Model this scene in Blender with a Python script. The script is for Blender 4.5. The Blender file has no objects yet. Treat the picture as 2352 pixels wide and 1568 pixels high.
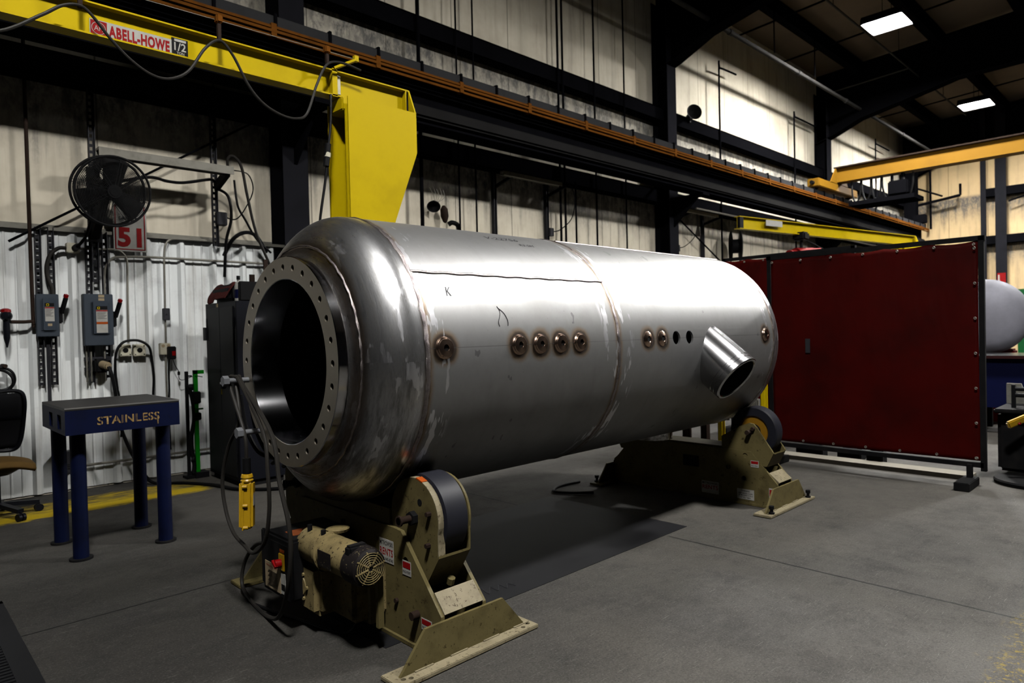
import bpy, bmesh, math, random
from mathutils import Vector, Matrix
PI = math.pi
random.seed(7)
S = bpy.context.scene
COL = S.collection

# ---------------------------------------------------------------- camera
def make_camera():
    yaw, pit, rol, f = .803786, .0148914, -.0233215, 1541.5
    fw = Vector((math.cos(yaw)*math.cos(pit), math.sin(yaw)*math.cos(pit), -math.sin(pit)))
    r = Vector((math.sin(yaw), -math.cos(yaw), 0)); u = r.cross(fw)
    c, s = math.cos(rol), math.sin(rol)
    r2, u2 = c*r + s*u, -s*r + c*u
    cd = bpy.data.cameras.new('camera'); cd.sensor_width = 36; cd.lens = f/2352*36
    cd.clip_end = 200; cd.clip_start = .05
    cd.dof.use_dof = True; cd.dof.focus_distance = 3.4; cd.dof.aperture_fstop = 3.2
    o = bpy.data.objects.new('camera', cd); COL.objects.link(o)
    m = Matrix.Identity(4)
    for i in range(3): m[i][0], m[i][1], m[i][2] = r2[i], u2[i], -fw[i]
    m[0][3], m[1][3], m[2][3] = 0, 0, 1.5
    o.matrix_world = m; S.camera = o
make_camera()
# ---------------------------------------------------------------- world, exposure
w = bpy.data.worlds.new('world'); S.world = w; w.use_nodes = True
w.node_tree.nodes['Background'].inputs[0].default_value = (.5, .55, .6, 1)
w.node_tree.nodes['Background'].inputs[1].default_value = 0.0
S.view_settings.view_transform = 'Standard'; S.view_settings.look = 'None'
S.view_settings.exposure = 0.0; S.view_settings.gamma = 1; S.view_settings.use_curve_mapping = False
S.cycles.max_bounces = 6; S.cycles.diffuse_bounces = 1; S.cycles.glossy_bounces = 4
LAMP = 1150.0          # radiance of the high bay lenses
# ---------------------------------------------------------------- materials
KA = .45
class N:
    """tiny node graph helper"""
    def __init__(s, name):
        s.m = bpy.data.materials.new(name); s.m.use_nodes = True; s.t = s.m.node_tree
        s.b = s.t.nodes['Principled BSDF']; s.n = s.t.nodes; s._c = {}
    def link(s, a, b): s.t.links.new(a, b)
    def new(s, t): return s.n.new(t)
    def put(s, sock, v):
        if isinstance(v, (int, float)): sock.default_value = v
        elif isinstance(v, tuple): sock.default_value = (*v, 1) if len(v) == 3 and len(sock.default_value) == 4 else v
        else: s.link(v, sock)
    def coord(s, kind='Object'):
        if kind not in s._c:
            if kind == 'Pos': s._c[kind] = s.new('ShaderNodeNewGeometry').outputs['Position']
            else: s._c[kind] = s.new('ShaderNodeTexCoord').outputs[kind]
        return s._c[kind]
    def map(s, v, scale=(1, 1, 1), rot=(0, 0, 0)):
        k = s.new('ShaderNodeMapping'); s.link(v, k.inputs[0]); k.inputs['Scale'].default_value = scale; k.inputs['Rotation'].default_value = rot
        return k.outputs[0]
    def noise(s, v, scale, detail=4, rough=.6, dist=0):
        k = s.new('ShaderNodeTexNoise'); s.link(v, k.inputs['Vector']); k.inputs['Scale'].default_value = scale
        k.inputs['Detail'].default_value = detail; k.inputs['Roughness'].default_value = rough; k.inputs['Distortion'].default_value = dist
        return k.outputs['Fac']
    def math(s, op, a, b=0, c=0, clamp=False):
        k = s.new('ShaderNodeMath'); k.operation = op; k.use_clamp = clamp
        s.put(k.inputs[0], a); s.put(k.inputs[1], b); s.put(k.inputs[2], c); return k.outputs[0]
    def ramp(s, v, a, b, lo=0., hi=1.):
        k = s.new('ShaderNodeMapRange'); k.interpolation_type = 'SMOOTHSTEP'; s.put(k.inputs[0], v)
        for i, x in enumerate((a, b, lo, hi)): k.inputs[i+1].default_value = x
        return k.outputs[0]
    def mix(s, f, a, b):
        k = s.new('ShaderNodeMix'); k.data_type = 'RGBA'; s.put(k.inputs[0], f); s.put(k.inputs[6], a); s.put(k.inputs[7], b); return k.outputs[2]
    def sep(s, v):
        k = s.new('ShaderNodeSeparateXYZ'); s.link(v, k.inputs[0]); return k.outputs
    def dist(s, v, p):
        k = s.new('ShaderNodeVectorMath'); k.operation = 'DISTANCE'; s.link(v, k.inputs[0]); k.inputs[1].default_value = p; return k.outputs['Value']
    def bump(s, h, strength=.3, d=.01):
        k = s.new('ShaderNodeBump'); s.link(h, k.inputs['Height']); k.inputs['Strength'].default_value = strength; k.inputs['Distance'].default_value = d
        s.link(k.outputs[0], s.b.inputs['Normal'])
    def out(s, col=None, rough=None, metal=None, spec=None):
        if col is not None:   # every albedo goes through one scale, kept low so the lamps alone model the dark shop
            if isinstance(col, tuple): col = tuple(x*KA for x in col)
            else:
                k = s.new('ShaderNodeHueSaturation'); k.inputs['Value'].default_value = KA; s.link(col, k.inputs['Color']); col = k.outputs[0]
            s.put(s.b.inputs['Base Color'], col)
        if rough is not None: s.put(s.b.inputs['Roughness'], rough)
        if metal is not None: s.put(s.b.inputs['Metallic'], metal)
        if spec is not None: s.b.inputs['Specular IOR Level'].default_value = spec
        return s.m
def paint(name, col, rough=.5, dirt=.5, dcol=(.02, .018, .015), scale=6, metal=0., chips=0., spec=.06, bump=.0):
    g = N(name); v = g.coord()
    n = g.noise(v, scale, 6, .65)
    c = g.mix(g.math('MULTIPLY', g.ramp(n, .42, .78), dirt), col, dcol)
    if chips:
        k = g.noise(g.map(v, (1, 1, 1), (.3, .5, .2)), scale*5, 5, .75)
        c = g.mix(g.ramp(k, .70-chips*.1, .73-chips*.1), c, dcol)
    if bump: g.bump(g.noise(v, scale*8, 3), bump, .004)
    return g.out(c, rough, metal, spec)
def plain(name, col, rough=.5, metal=0., spec=.06):
    g = N(name); n = g.noise(g.coord(), 14, 3)
    d = tuple(x*.72 for x in col)
    return g.out(g.mix(n, d, col), rough, metal, spec)
def glow(name, col, st):
    g = N(name); g.b.inputs['Emission Color'].default_value = (*col, 1); g.b.inputs['Emission Strength'].default_value = st
    return g.out((.8, .8, .8), .4)

def floor_mat():
    g = N('concrete_floor'); v = g.coord('Pos'); x, y, z = g.sep(v)
    big = g.noise(v, .45, 5, .6); mid = g.noise(v, 3.2, 6, .7); fine = g.noise(v, 95, 3, .85); grit = g.noise(v, 34, 4, .8)
    streak = g.noise(g.map(v, (1.2, 14, 1), (0, 0, .25)), 1.4, 4, .6)
    c = g.mix(g.ramp(big, .3, .7), (.040, .0375, .033), (.068, .062, .052))
    c = g.mix(g.math('MULTIPLY', g.ramp(mid, .45, .8), .55), c, (.020, .0195, .019))
    c = g.mix(g.math('MULTIPLY', g.ramp(streak, .5, .75), .35), c, (.072, .068, .060))
    # floor colour darker on the left, paler towards the aisle
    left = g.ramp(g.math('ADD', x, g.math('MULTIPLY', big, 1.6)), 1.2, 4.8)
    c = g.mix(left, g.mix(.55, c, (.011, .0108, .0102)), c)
    # pale aggregate speckle and thin scratches
    c = g.mix(g.ramp(fine, .30, .50, .65, 0), c, (.006, .0058, .0055))
    c = g.mix(g.ramp(grit, .30, .50, .45, 0), c, (.010, .0096, .009))
    c = g.mix(g.ramp(fine, .54, .72, 0, .75), c, (.115, .110, .100))
    c = g.mix(g.ramp(grit, .60, .72, 0, .35), c, (.10, .096, .085))
    for rz in (.3, 1.25, 2.2):
        s_ = g.noise(g.map(v, (9, 150, 1), (0, 0, rz)), 1.0, 3, .6)
        c = g.mix(g.math('MULTIPLY', g.ramp(s_, .66, .72), .6), c, (.15, .145, .13))
    # saw cut joints
    def line(a, p, wd): return g.ramp(g.math('ABSOLUTE', g.math('SUBTRACT', a, p)), wd*.5, wd, 1, 0)
    wob = g.math('MULTIPLY', g.math('SUBTRACT', g.noise(v, 9, 2), .5), .02)
    xw, yw = g.math('ADD', x, wob), g.math('ADD', y, wob)
    front = g.ramp(y, 2.70, 2.72, 1, 0); back = g.ramp(y, 4.14, 4.15)
    j = g.math('MULTIPLY', line(xw, 4.13, .012), front)
    j = g.math('MAXIMUM', j, g.math('MULTIPLY', line(xw, 4.02, .012), back))
    j = g.math('MAXIMUM', j, g.math('MULTIPLY', line(yw, 4.22, .010), g.ramp(x, 1.9, 1.95, 1, 0)))
    c = g.mix(g.math('MULTIPLY', j, .85), c, (.002, .002, .002))
    # worn yellow paint
    def band(a, lo, hi, e): return g.math('MULTIPLY', g.ramp(a, lo-e, lo+e), g.ramp(a, hi-e, hi+e, 1, 0))
    rag = g.math('MULTIPLY', g.math('SUBTRACT', g.noise(g.map(v, (3, 9, 1)), 2.2, 4), .5), .35)
    yb = g.math('MULTIPLY', band(g.math('ADD', y, rag), 6.92, 7.52, .04), band(g.math('ADD', x, rag), .2, 2.44, .05))
    wear = g.ramp(g.noise(g.map(v, (2, 11, 1)), 2.5, 5, .7), .38, .62)
    yl = g.math('MULTIPLY', yb, g.math('ADD', g.ramp(y, 7.25, 7.0), wear, 0, True))
    c = g.mix(yl, c, (.34, .24, .002))
    w2 = g.ramp(g.noise(v, 26, 5, .75), .50, .62)
    rag2 = g.math('MULTIPLY', g.math('SUBTRACT', g.noise(v, 6, 4), .5), .25)
    yr = g.math('MULTIPLY', band(g.math('ADD', y, rag2), .28, .66, .05), w2)
    c = g.mix(g.math('MULTIPLY', yr, .75), c, (.22, .155, .01))
    g.bump(g.math('ADD', fine, g.math('MULTIPLY', mid, 1.5)), .25, .004)
    return g.out(c, g.ramp(mid, .3, .8, .7, .9), 0, .12)

def wall_mat(name, axis, base=(.78, .71, .57), top=(.58, .52, .41)):
    g = N(name); v = g.coord('Pos'); x, y, z = g.sep(v); a = x if axis == 0 else y
    sc = (5, .4, .35) if axis == 0 else (.4, 5, .35)
    vert = g.noise(g.map(v, sc), 1.3, 5, .6); blot = g.noise(v, 1.1, 5, .65); spots = g.noise(g.map(v, (1, 1, .55)), 11, 4, .75)
    c = g.mix(g.ramp(blot, .3, .75), base, top)
    c = g.mix(g.math('MULTIPLY', g.ramp(vert, .48, .78), .45), c, (.16, .14, .11))
    # soot under each girt: settled dirt plus painted girt shade, flaking in pale spots
    soot_shade = 0
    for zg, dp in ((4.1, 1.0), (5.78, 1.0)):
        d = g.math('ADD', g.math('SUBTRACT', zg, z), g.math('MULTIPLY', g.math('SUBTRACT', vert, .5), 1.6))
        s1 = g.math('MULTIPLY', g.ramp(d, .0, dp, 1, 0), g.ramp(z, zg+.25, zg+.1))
        soot_shade = g.math('MAXIMUM', soot_shade, s1) if soot_shade else s1
    soot_shade = g.math('MULTIPLY', soot_shade, g.ramp(spots, .38, .70, 1, .5))
    c = g.mix(g.math('MULTIPLY', soot_shade, .95), c, (.080, .080, .079))
    # insulation sheet laps
    fr = g.math('FRACT', g.math('DIVIDE', a, 1.19))
    c = g.mix(g.ramp(g.math('ABSOLUTE', g.math('SUBTRACT', fr, .5)), .004, .010, .7, 0), c, (.05, .045, .04))
    g.bump(vert, .15, .03)
    return g.out(c, .8, 0, .1)

def liner_mat():
    g = N('white_ribbed_steel'); v = g.coord('Pos'); x, y, z = g.sep(v)
    vert = g.noise(g.map(v, (8, 1, .5)), 1.2, 5, .6); n = g.noise(v, 2.1, 6, .7); sp = g.noise(v, 38, 3, .8)
    c = g.mix(g.ramp(vert, .35, .75), (.86, .89, .89), (.60, .60, .57))
    c = g.mix(g.math('MULTIPLY', g.ramp(n, .5, .8), .5), c, (.24, .235, .22))
    c = g.mix(g.ramp(sp, .745, .76), c, (.08, .07, .06))
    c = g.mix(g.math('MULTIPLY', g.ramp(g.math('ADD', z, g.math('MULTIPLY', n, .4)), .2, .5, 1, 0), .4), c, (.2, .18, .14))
    return g.out(c, .55, 0, .15)

VY, VZ, VR = 3.2578, 1.3724, .7571
X1, X2, X3 = 1.871, 3.325, 5.441
CPL = [1.971, 2.466, 2.628, 2.793, 2.957, 5.28]; CH = 4.3
DSC = [3.632, 3.796]; HOL = [3.964, 4.130]
def vpt(x, deg, r=VR):
    a = math.radians(deg); return Vector((x, VY - r*math.cos(a), VZ + r*math.sin(a)))
def shell_mat():
    g = N('mill_finish_stainless'); v = g.coord('Pos'); x, y, z = g.sep(v)
    n = g.noise(v, 2.2, 6, .65); sc = g.noise(g.map(v, (9, 1.2, 1.2), (.3, .2, .4)), 1.6, 5, .6); sp = g.noise(v, 60, 3, .7)
    c = g.mix(g.ramp(n, .3, .75), (.43, .43, .43), (.33, .327, .32))
    c = g.mix(g.math('MULTIPLY', g.ramp(sc, .55, .8), .25), c, (.22, .215, .21))
    # heat tint beside the girth welds and round each coupling
    edge = g.math('MULTIPLY', g.math('SUBTRACT', g.noise(v, 11, 4), .5), .03)
    d = 9
    for xs in (X1, X2, X3): d = g.math('MINIMUM', d, g.math('ABSOLUTE', g.math('SUBTRACT', x, xs)))
    dc = 9
    for xs in CPL: dc = g.math('MINIMUM', dc, g.math('SUBTRACT', g.dist(v, tuple(vpt(xs, CH))), .058))
    for xs in DSC: dc = g.math('MINIMUM', dc, g.math('SUBTRACT', g.dist(v, tuple(vpt(xs, CH))), .056))
    d2 = g.math('ADD', g.math('MINIMUM', d, dc), edge)
    c = g.mix(g.ramp(d2, .012, .045, .75, 0), c, (.30, .19, .09))
    c = g.mix(g.ramp(d2, .004, .022, .85, 0), c, (.055, .04, .035))
    # ground patches along the welds
    gp = g.math('MULTIPLY', g.ramp(g.noise(g.map(v, (7, 1.4, 1.6), (.4, 0, 0)), 2.4, 3), .57, .60), g.ramp(d, .10, .17, 1, 0))
    c = g.mix(g.math('MULTIPLY', gp, .8), c, (1.2, 1.2, 1.25))
    # dark hand marks
    hm = g.ramp(g.noise(g.map(v, (2.6, 1.4, 1.8)), 3.4, 3), .69, .71)
    c = g.mix(g.math('MULTIPLY', hm, .6), c, (.13, .13, .135))
    # scribed layout line along the row of couplings
    ln = g.math('ABSOLUTE', g.math('SUBTRACT', z, VZ + VR*math.sin(math.radians(CH))))
    c = g.mix(g.ramp(ln, .0015, .003, .5, 0), c, (.15, .15, .15))
    c = g.mix(g.ramp(sp, .70, .74, 0, .5), c, (.16, .15, .15))
    r = g.math('SUBTRACT', g.ramp(n, .25, .8, .44, .51), g.math('MULTIPLY', gp, .1))
    g.bump(n, .04, .02)
    return g.out(c, r, 1.)
def head_mat():
    g = N('brushed_stainless'); v = g.coord('Pos'); x, y, z = g.sep(v)
    # rings turned about the vessel axis
    yy = g.math('SUBTRACT', y, VY); zz = g.math('SUBTRACT', z, VZ)
    rad = g.math('SQRT', g.math('ADD', g.math('MULTIPLY', yy, yy), g.math('MULTIPLY', zz, zz)))
    cv = g.new('ShaderNodeCombineXYZ'); g.link(rad, cv.inputs[0]); g.link(x, cv.inputs[1])
    ang = g.math('ARCTAN2', zz, yy); g.link(g.math('MULTIPLY', ang, .12), cv.inputs[2])
    ring = g.noise(cv.outputs[0], 34, 5, .7); n = g.noise(v, 3, 5, .6)
    gp = g.noise(g.map(cv.outputs[0], (9, 9, 16)), 1.6, 3)
    c = g.mix(g.ramp(ring, .36, .66), (.80, .80, .82), (.30, .295, .29))
    c = g.mix(g.math('MULTIPLY', g.ramp(n, .5, .8), .4), c, (.17, .16, .15))
    c = g.mix(g.ramp(gp, .60, .63, 0, .6), c, (1.3, 1.3, 1.35))
    dw = g.math('ABSOLUTE', g.math('SUBTRACT', x, 1.618)); dw2 = g.math('ABSOLUTE', g.math('SUBTRACT', x, X1))
    e = g.math('ADD', g.math('MINIMUM', dw, dw2), g.math('MULTIPLY', g.math('SUBTRACT', n, .5), .03))
    c = g.mix(g.ramp(e, .008, .03, .7, 0), c, (.16, .10, .05))
    g.bump(ring, .12, .004)
    return g.out(c, g.ramp(ring, .3, .8, .27, .42), 1.)
M = {}
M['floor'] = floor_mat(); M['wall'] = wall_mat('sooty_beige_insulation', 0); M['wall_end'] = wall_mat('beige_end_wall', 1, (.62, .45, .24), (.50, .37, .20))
M['liner'] = liner_mat(); M['shell'] = shell_mat(); M['head'] = head_mat()
M['steel'] = plain('polished_steel', (1.0, 1.0, 1.02), .17, 1.)
M['face'] = paint('machined_flange_face', (.34, .30, .24), .45, .35, (.2, .17, .12), 5, 1.)
M['weld'] = paint('weld_bead', (.42, .37, .36), .35, .7, (.09, .08, .10), 40, 1., bump=.4)
def turned():
    g = N('turned_steel'); n = g.noise(g.map(g.coord(), (60, 3, 3)), 2, 3)
    t = g.new('ShaderNodeTangent'); t.direction_type = 'RADIAL'; t.axis = 'X'; g.link(t.outputs[0], g.b.inputs['Tangent'])
    g.b.inputs['Anisotropic'].default_value = .93; g.b.inputs['Anisotropic Rotation'].default_value = .25
    return g.out(g.mix(n, (1.1, 1.1, 1.14), (.8, .8, .83)), .13, 1.)
M['turned'] = turned()
M['copper'] = plain('heat_tinted_steel', (.95, .66, .50), .2, 1.)
M['scale'] = plain('drum_inside_shade', (.006, .006, .006), .9, 0., .02)  # near-black colour standing in for the shade inside the vessel
M['dark'] = plain('black_interior', (.006, .006, .006), .9)
M['blackm'] = paint('black_painted_steel', (.004, .004, .0045), .7, .4, (.02, .018, .016), 8)
M['struct'] = paint('dark_primer_steel', (.0040, .0040, .0050), .85, .5, (.002, .002, .002), 4, spec=0)
M['col'] = paint('grey_column_paint', (.014, .014, .017), .8, .5, (.007, .007, .007), 4, spec=0)
M['black'] = plain('black_rubber', (.004, .004, .0045), .6)
M['tire'] = plain('dark_polyurethane', (.011, .0115, .017), .5, 0., .12)
M['beige'] = paint('tan_enamel', (.112, .091, .037), .5, .8, (.038, .028, .012), 6, chips=1.0, bump=.1)
M['beigeworn'] = paint('scraped_tan_enamel', (.21, .18, .115), .5, .55, (.07, .055, .03), 9, chips=1.2)
M['motor'] = paint('peeling_tan_enamel', (.20, .155, .07), .45, .75, (.022, .016, .009), 9, chips=1.15, bump=.2)
M['flake'] = paint('peeling_paint_on_black', (.17, .14, .075), .5, .35, (.010, .008, .008), 12, chips=3.4)
M['yellow'] = paint('safety_yellow', (.48, .35, .002), .5, .45, (.30, .21, .002), 2.2, spec=.03)
M['yellowp'] = paint('pendant_yellow', (.40, .23, .003), .4, .4, (.12, .07, .003), 14, spec=.3)
M['orange'] = paint('crane_orange', (.20, .098, .006), .6, .4, (.125, .058, .005), 1.1)
M['cond'] = paint('conductor_bar_orange', (.13, .046, .008), .6, .6, (.04, .016, .005), 6, spec=0)
M['rust'] = paint('rusty_steel', (.022, .013, .009), .8, .6, (.009, .004, .003), 12)
M['navy'] = paint('navy_enamel', (.0020, .0043, .023), .5, .65, (.0015, .0018, .004), 5, chips=.7)
M['tabletop'] = paint('worn_plate_steel', (.035, .033, .032), .5, .6, (.012, .011, .010), 6, .6)
M['edge'] = plain('bare_steel_edge', (.6, .58, .55), .4, .9)
M['elec'] = paint('grey_blue_enamel', (.042, .052, .066), .5, .35, (.022, .026, .032), 4)
M['elec2'] = paint('raised_grey_enamel', (.036, .046, .060), .45, .3, (.022, .026, .032), 4)
M['galv'] = paint('galvanised_steel', (.22, .21, .18), .5, .5, (.1, .09, .075), 10, .4)
M['pipe'] = paint('dull_grey_pipe', (.06, .058, .056), .7, .5, (.03, .03, .03), 3, spec=0)
M['boltgrey'] = plain('grey_bolt', (.20, .205, .22), .45, .3)
M['strut'] = paint('slotted_grey_strut', (.035, .035, .04), .5, .4, (.013, .013, .015), 10, .3)
M['cream'] = paint('cream_plastic', (.52, .49, .38), .5, .5, (.2, .17, .1), 12)
M['white'] = paint('white_label', (.36, .35, .32), .6, .35, (.18, .17, .15), 16)
M['ivory'] = paint('yellowed_label', (.30, .235, .145), .6, .3, (.4, .3, .18), 16)
M['red'] = paint('red_print', (.22, .004, .005), .6, .3, (.12, .003, .004), 20)
M['redpl'] = plain('red_plastic', (.22, .003, .004), .35)
M['orangepl'] = plain('orange_label', (.34, .06, .005), .6)
M['blackpr'] = plain('black_print', (.004, .004, .0045), .6)
M['gold'] = paint('stencil_gold_paint', (.26, .165, .06), .7, .75, (.03, .022, .012), 30)
M['cab'] = paint('charcoal_enamel', (.008, .0082, .0095), .45, .5, (.004, .004, .0043), 3)
M['cabside'] = plain('dark_blue_enamel', (.005, .0055, .009), .5)
M['rag'] = paint('maroon_cloth', (.07, .014, .012), .95, .5, (.025, .006, .006), 12, bump=.5)
M['cable'] = plain('grey_cable_jacket', (.022, .020, .0175), .5)
M['cableb'] = plain('black_cable_jacket', (.004, .004, .0045), .45)
M['green'] = plain('bright_green_plastic', (.004, .16, .006), .45)
M['greenw'] = plain('green_wall_band', (.006, .08, .02), .6)
M['tan'] = paint('tan_upholstery', (.11, .062, .017), .85, .4, (.05, .03, .009), 10)
M['mesh'] = plain('charcoal_mesh', (.008, .008, .0095), .8)
M['pbt'] = plain('glossy_dark_plastic', (.006, .0065, .009), .35)
M['blue'] = plain('dark_blue_paint', (.003, .005, .035), .45)
M['ceil'] = paint('roof_insulation', (.16, .125, .09), .9, .5, (.09, .07, .05), .8)
M['tank'] = plain('grey_tank_steel', (.20, .20, .23), .6, .3)
M['lens'] = glow('led_lens', (1.0, .985, .955), LAMP)
def curtain():
    g = N('red_welding_vinyl'); v = g.coord('Pos'); n = g.noise(v, 1.3, 5, .65); f = g.noise(v, 240, 1)
    c = g.mix(g.ramp(n, .35, .75), (.052, .0008, .0003), (.022, .0008, .0005))
    c = g.mix(g.math('MULTIPLY', f, .25), c, (.04, .004, .002))
    g.bump(g.noise(g.map(v, (1, 2.2, .6)), 1.5, 3), .35, .06)
    return g.out(c, .6, 0, .03)
M['curtain'] = curtain()

# ---------------------------------------------------------------- mesh builder
class B:
    def __init__(s): s.bm = bmesh.new()
    def box(s, x0, x1, y0, y1, z0, z1, bev=0):
        a = bmesh.ops.create_cube(s.bm, size=1)['verts']
        for v in a: v.co = Vector(((x0+x1)/2 + v.co.x*(x1-x0), (y0+y1)/2 + v.co.y*(y1-y0), (z0+z1)/2 + v.co.z*(z1-z0)))
        if bev:
            es = list({e for v in a for e in v.link_edges})
            bmesh.ops.bevel(s.bm, geom=es, offset=bev, segments=2, affect='EDGES', clamp_overlap=True)
        return s
    def obox(s, c, ex, ey, ez):   # oriented box: centre and three half-extent vectors
        c, ex, ey, ez = map(Vector, (c, ex, ey, ez))
        v = [s.bm.verts.new(c + a*ex + b*ey + d*ez) for a in (-1, 1) for b in (-1, 1) for d in (-1, 1)]
        for f in ((0, 1, 3, 2), (4, 6, 7, 5), (0, 4, 5, 1), (2, 3, 7, 6), (0, 2, 6, 4), (1, 5, 7, 3)):
            s.bm.faces.new([v[i] for i in f])
        return s
    def bar(s, p, q, wd, ht, up=(0, 0, 1)):
        p, q = Vector(p), Vector(q); d = (q-p); n = d.normalized(); sd = n.cross(Vector(up)).normalized(); u = sd.cross(n)
        return s.obox((p+q)/2, d/2, sd*wd/2, u*ht/2)
    def cyl(s, p, q, r, r2=None, n=24, caps=True):
        p, q = Vector(p), Vector(q); r2 = r if r2 is None else r2
        d = (q-p).normalized(); a = d.orthogonal().normalized(); b = d.cross(a)
        if abs(d.z) < .9: a = d.cross(Vector((0, 0, 1))).normalized(); b = a.cross(d)
        A = [s.bm.verts.new(p + r*(math.cos(t)*a + math.sin(t)*b)) for t in (2*PI*(i+.5)/n for i in range(n))]
        Bv = [s.bm.verts.new(q + r2*(math.cos(t)*a + math.sin(t)*b)) for t in (2*PI*(i+.5)/n for i in range(n))]
        for i in range(n): s.bm.faces.new((A[i], A[(i+1) % n], Bv[(i+1) % n], Bv[i]))
        if caps: s.bm.faces.new(A[::-1]); s.bm.faces.new(Bv)
        return s
    def lathe(s, prof, o=(0, 0, 0), ax=(0, 0, 1), n=48, closed=False, arc=None):
        o, ax = Vector(o), Vector(ax).normalized(); a = ax.orthogonal().normalized(); b = ax.cross(a)
        rings = []
        for h, r in prof:
            rings.append([s.bm.verts.new(o + ax*h + r*(math.cos(2*PI*i/n)*a + math.sin(2*PI*i/n)*b)) for i in range(n)] if r > 1e-6 else [s.bm.verts.new(o+ax*h)])
        prs = list(zip(rings, rings[1:])) + ([(rings[-1], rings[0])] if closed else [])
        for A, C in prs:
            for i in range(n):
                j = (i+1) % n
                if len(A) == 1 and len(C) == 1: continue
                if len(A) == 1: s.bm.faces.new((A[0], C[i], C[j]))
                elif len(C) == 1: s.bm.faces.new((A[i], C[0], A[j]))
                else: s.bm.faces.new((A[i], C[i], C[j], A[j]))
        return s
    def prism(s, pts, axis, a, b):   # polygon in the plane across `axis`, extruded a..b
        def P(u, v, h): return {'x': (h, u, v), 'y': (u, h, v), 'z': (u, v, h)}[axis]
        A = [s.bm.verts.new(P(u, v, a)) for u, v in pts]; C = [s.bm.verts.new(P(u, v, b)) for u, v in pts]; n = len(pts)
        s.bm.faces.new(A); s.bm.faces.new(C[::-1])
        for i in range(n): s.bm.faces.new((A[i], C[i], C[(i+1) % n], A[(i+1) % n]))
        return s
    def tube(s, pts, r, n=10, smooth=6, closed=False):
        P = [Vector(p) for p in pts]
        if smooth and len(P) > 2:
            Q = []; L = len(P)
            for i in range(L if closed else L-1):
                p0 = P[(i-1) % L] if closed or i else P[0]; p1 = P[i]; p2 = P[(i+1) % L]; p3 = P[(i+2) % L] if closed or i+2 < L else P[-1]
                for k in range(smooth):
                    t = k/smooth
                    Q.append(.5*((2*p1) + (p2-p0)*t + (2*p0-5*p1+4*p2-p3)*t*t + (3*p1-p0-3*p2+p3)*t**3))
            if not closed: Q.append(P[-1])
            P = Q
        rings = []; prev = None; L = len(P)
        for i, p in enumerate(P):
            d = (P[(i+1) % L]-P[i-1]) if closed else (P[min(i+1, L-1)] - P[max(i-1, 0)])
            d = d.normalized() if d.length > 1e-9 else Vector((0, 0, 1))
            a = (prev - d*prev.dot(d)) if prev is not None else d.orthogonal()
            a = a.normalized() if a.length > 1e-6 else d.orthogonal().normalized(); prev = a; b = d.cross(a)
            rings.append([s.bm.verts.new(p + r*(math.cos(2*PI*k/n)*a + math.sin(2*PI*k/n)*b)) for k in range(n)])
        for i in range(L if closed else L-1):
            A, C = rings[i], rings[(i+1) % L]
            for k in range(n): s.bm.faces.new((A[k], A[(k+1) % n], C[(k+1) % n], C[k]))
        if not closed: s.bm.faces.new(rings[0][::-1]); s.bm.faces.new(rings[-1])
        return s
    def ring(s, c, ax, R, r, n=48, m=8):
        c, ax = Vector(c), Vector(ax).normalized(); a = ax.orthogonal().normalized(); b = ax.cross(a)
        return s.tube([c + R*(math.cos(2*PI*i/n)*a + math.sin(2*PI*i/n)*b) for i in range(n)], r, m, 0, True)
    def sheet(s, fn, nu, nv):
        g = [[s.bm.verts.new(fn(i/nu, j/nv)) for j in range(nv+1)] for i in range(nu+1)]
        for i in range(nu):
            for j in range(nv): s.bm.faces.new((g[i][j], g[i+1][j], g[i+1][j+1], g[i][j+1]))
        return s
def wloc(o):
    v = Vector((0, 0, 0))
    while o: v += o.location; o = o.parent
    return v
def obj(name, b, mat, parent=None, smooth=30, base=None):
    """link a builder's mesh (given in world coordinates) as ONE object; base = its origin"""
    off = wloc(parent) if parent else Vector(base or (0, 0, 0))
    bm = b.bm; bmesh.ops.recalc_face_normals(bm, faces=bm.faces)
    for v in bm.verts: v.co -= off
    me = bpy.data.meshes.new(name); bm.to_mesh(me); bm.free()
    me.materials.append(mat if not isinstance(mat, str) else M[mat])
    if smooth:
        me.polygons.foreach_set('use_smooth', [True]*len(me.polygons))
        me.set_sharp_from_angle(angle=math.radians(smooth))
    o = bpy.data.objects.new(name, me); COL.objects.link(o)
    if parent: o.parent = parent
    else: o.location = off
    return o
def tag(o, label, cat, group=None):
    o['label'] = label; o['category'] = cat
    if group: o['group'] = group
    return o
def thing(name, label, cat, loc=(0, 0, 0), group=None):
    o = bpy.data.objects.new(name, None); o.empty_display_size = .1; COL.objects.link(o); o.location = loc
    return tag(o, label, cat, group)
def struct(name, b, mat, smooth=0):
    o = obj(name, b, mat, smooth=smooth); o['kind'] = 'structure'; return o
def cut(o, bs):
    """subtract builder bs (world coordinates) from object o and keep the result as plain mesh"""
    off = wloc(o)
    for v in bs.bm.verts: v.co -= off
    bmesh.ops.recalc_face_normals(bs.bm, faces=bs.bm.faces)
    me = bpy.data.meshes.new('cut'); bs.bm.to_mesh(me); bs.bm.free()
    c = bpy.data.objects.new('cut', me); COL.objects.link(c); c.location = off
    md = o.modifiers.new('b', 'BOOLEAN'); md.operation = 'DIFFERENCE'; md.solver = 'EXACT'; md.object = c
    bpy.context.view_layer.update()
    nm = bpy.data.meshes.new_from_object(o.evaluated_get(bpy.context.evaluated_depsgraph_get()))
    o.modifiers.clear(); old = o.data; o.data = nm; bpy.data.meshes.remove(old)
    bpy.data.objects.remove(c); bpy.data.meshes.remove(me)
    nm.polygons.foreach_set('use_smooth', [True]*len(nm.polygons)); nm.set_sharp_from_angle(angle=math.radians(30))
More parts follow.
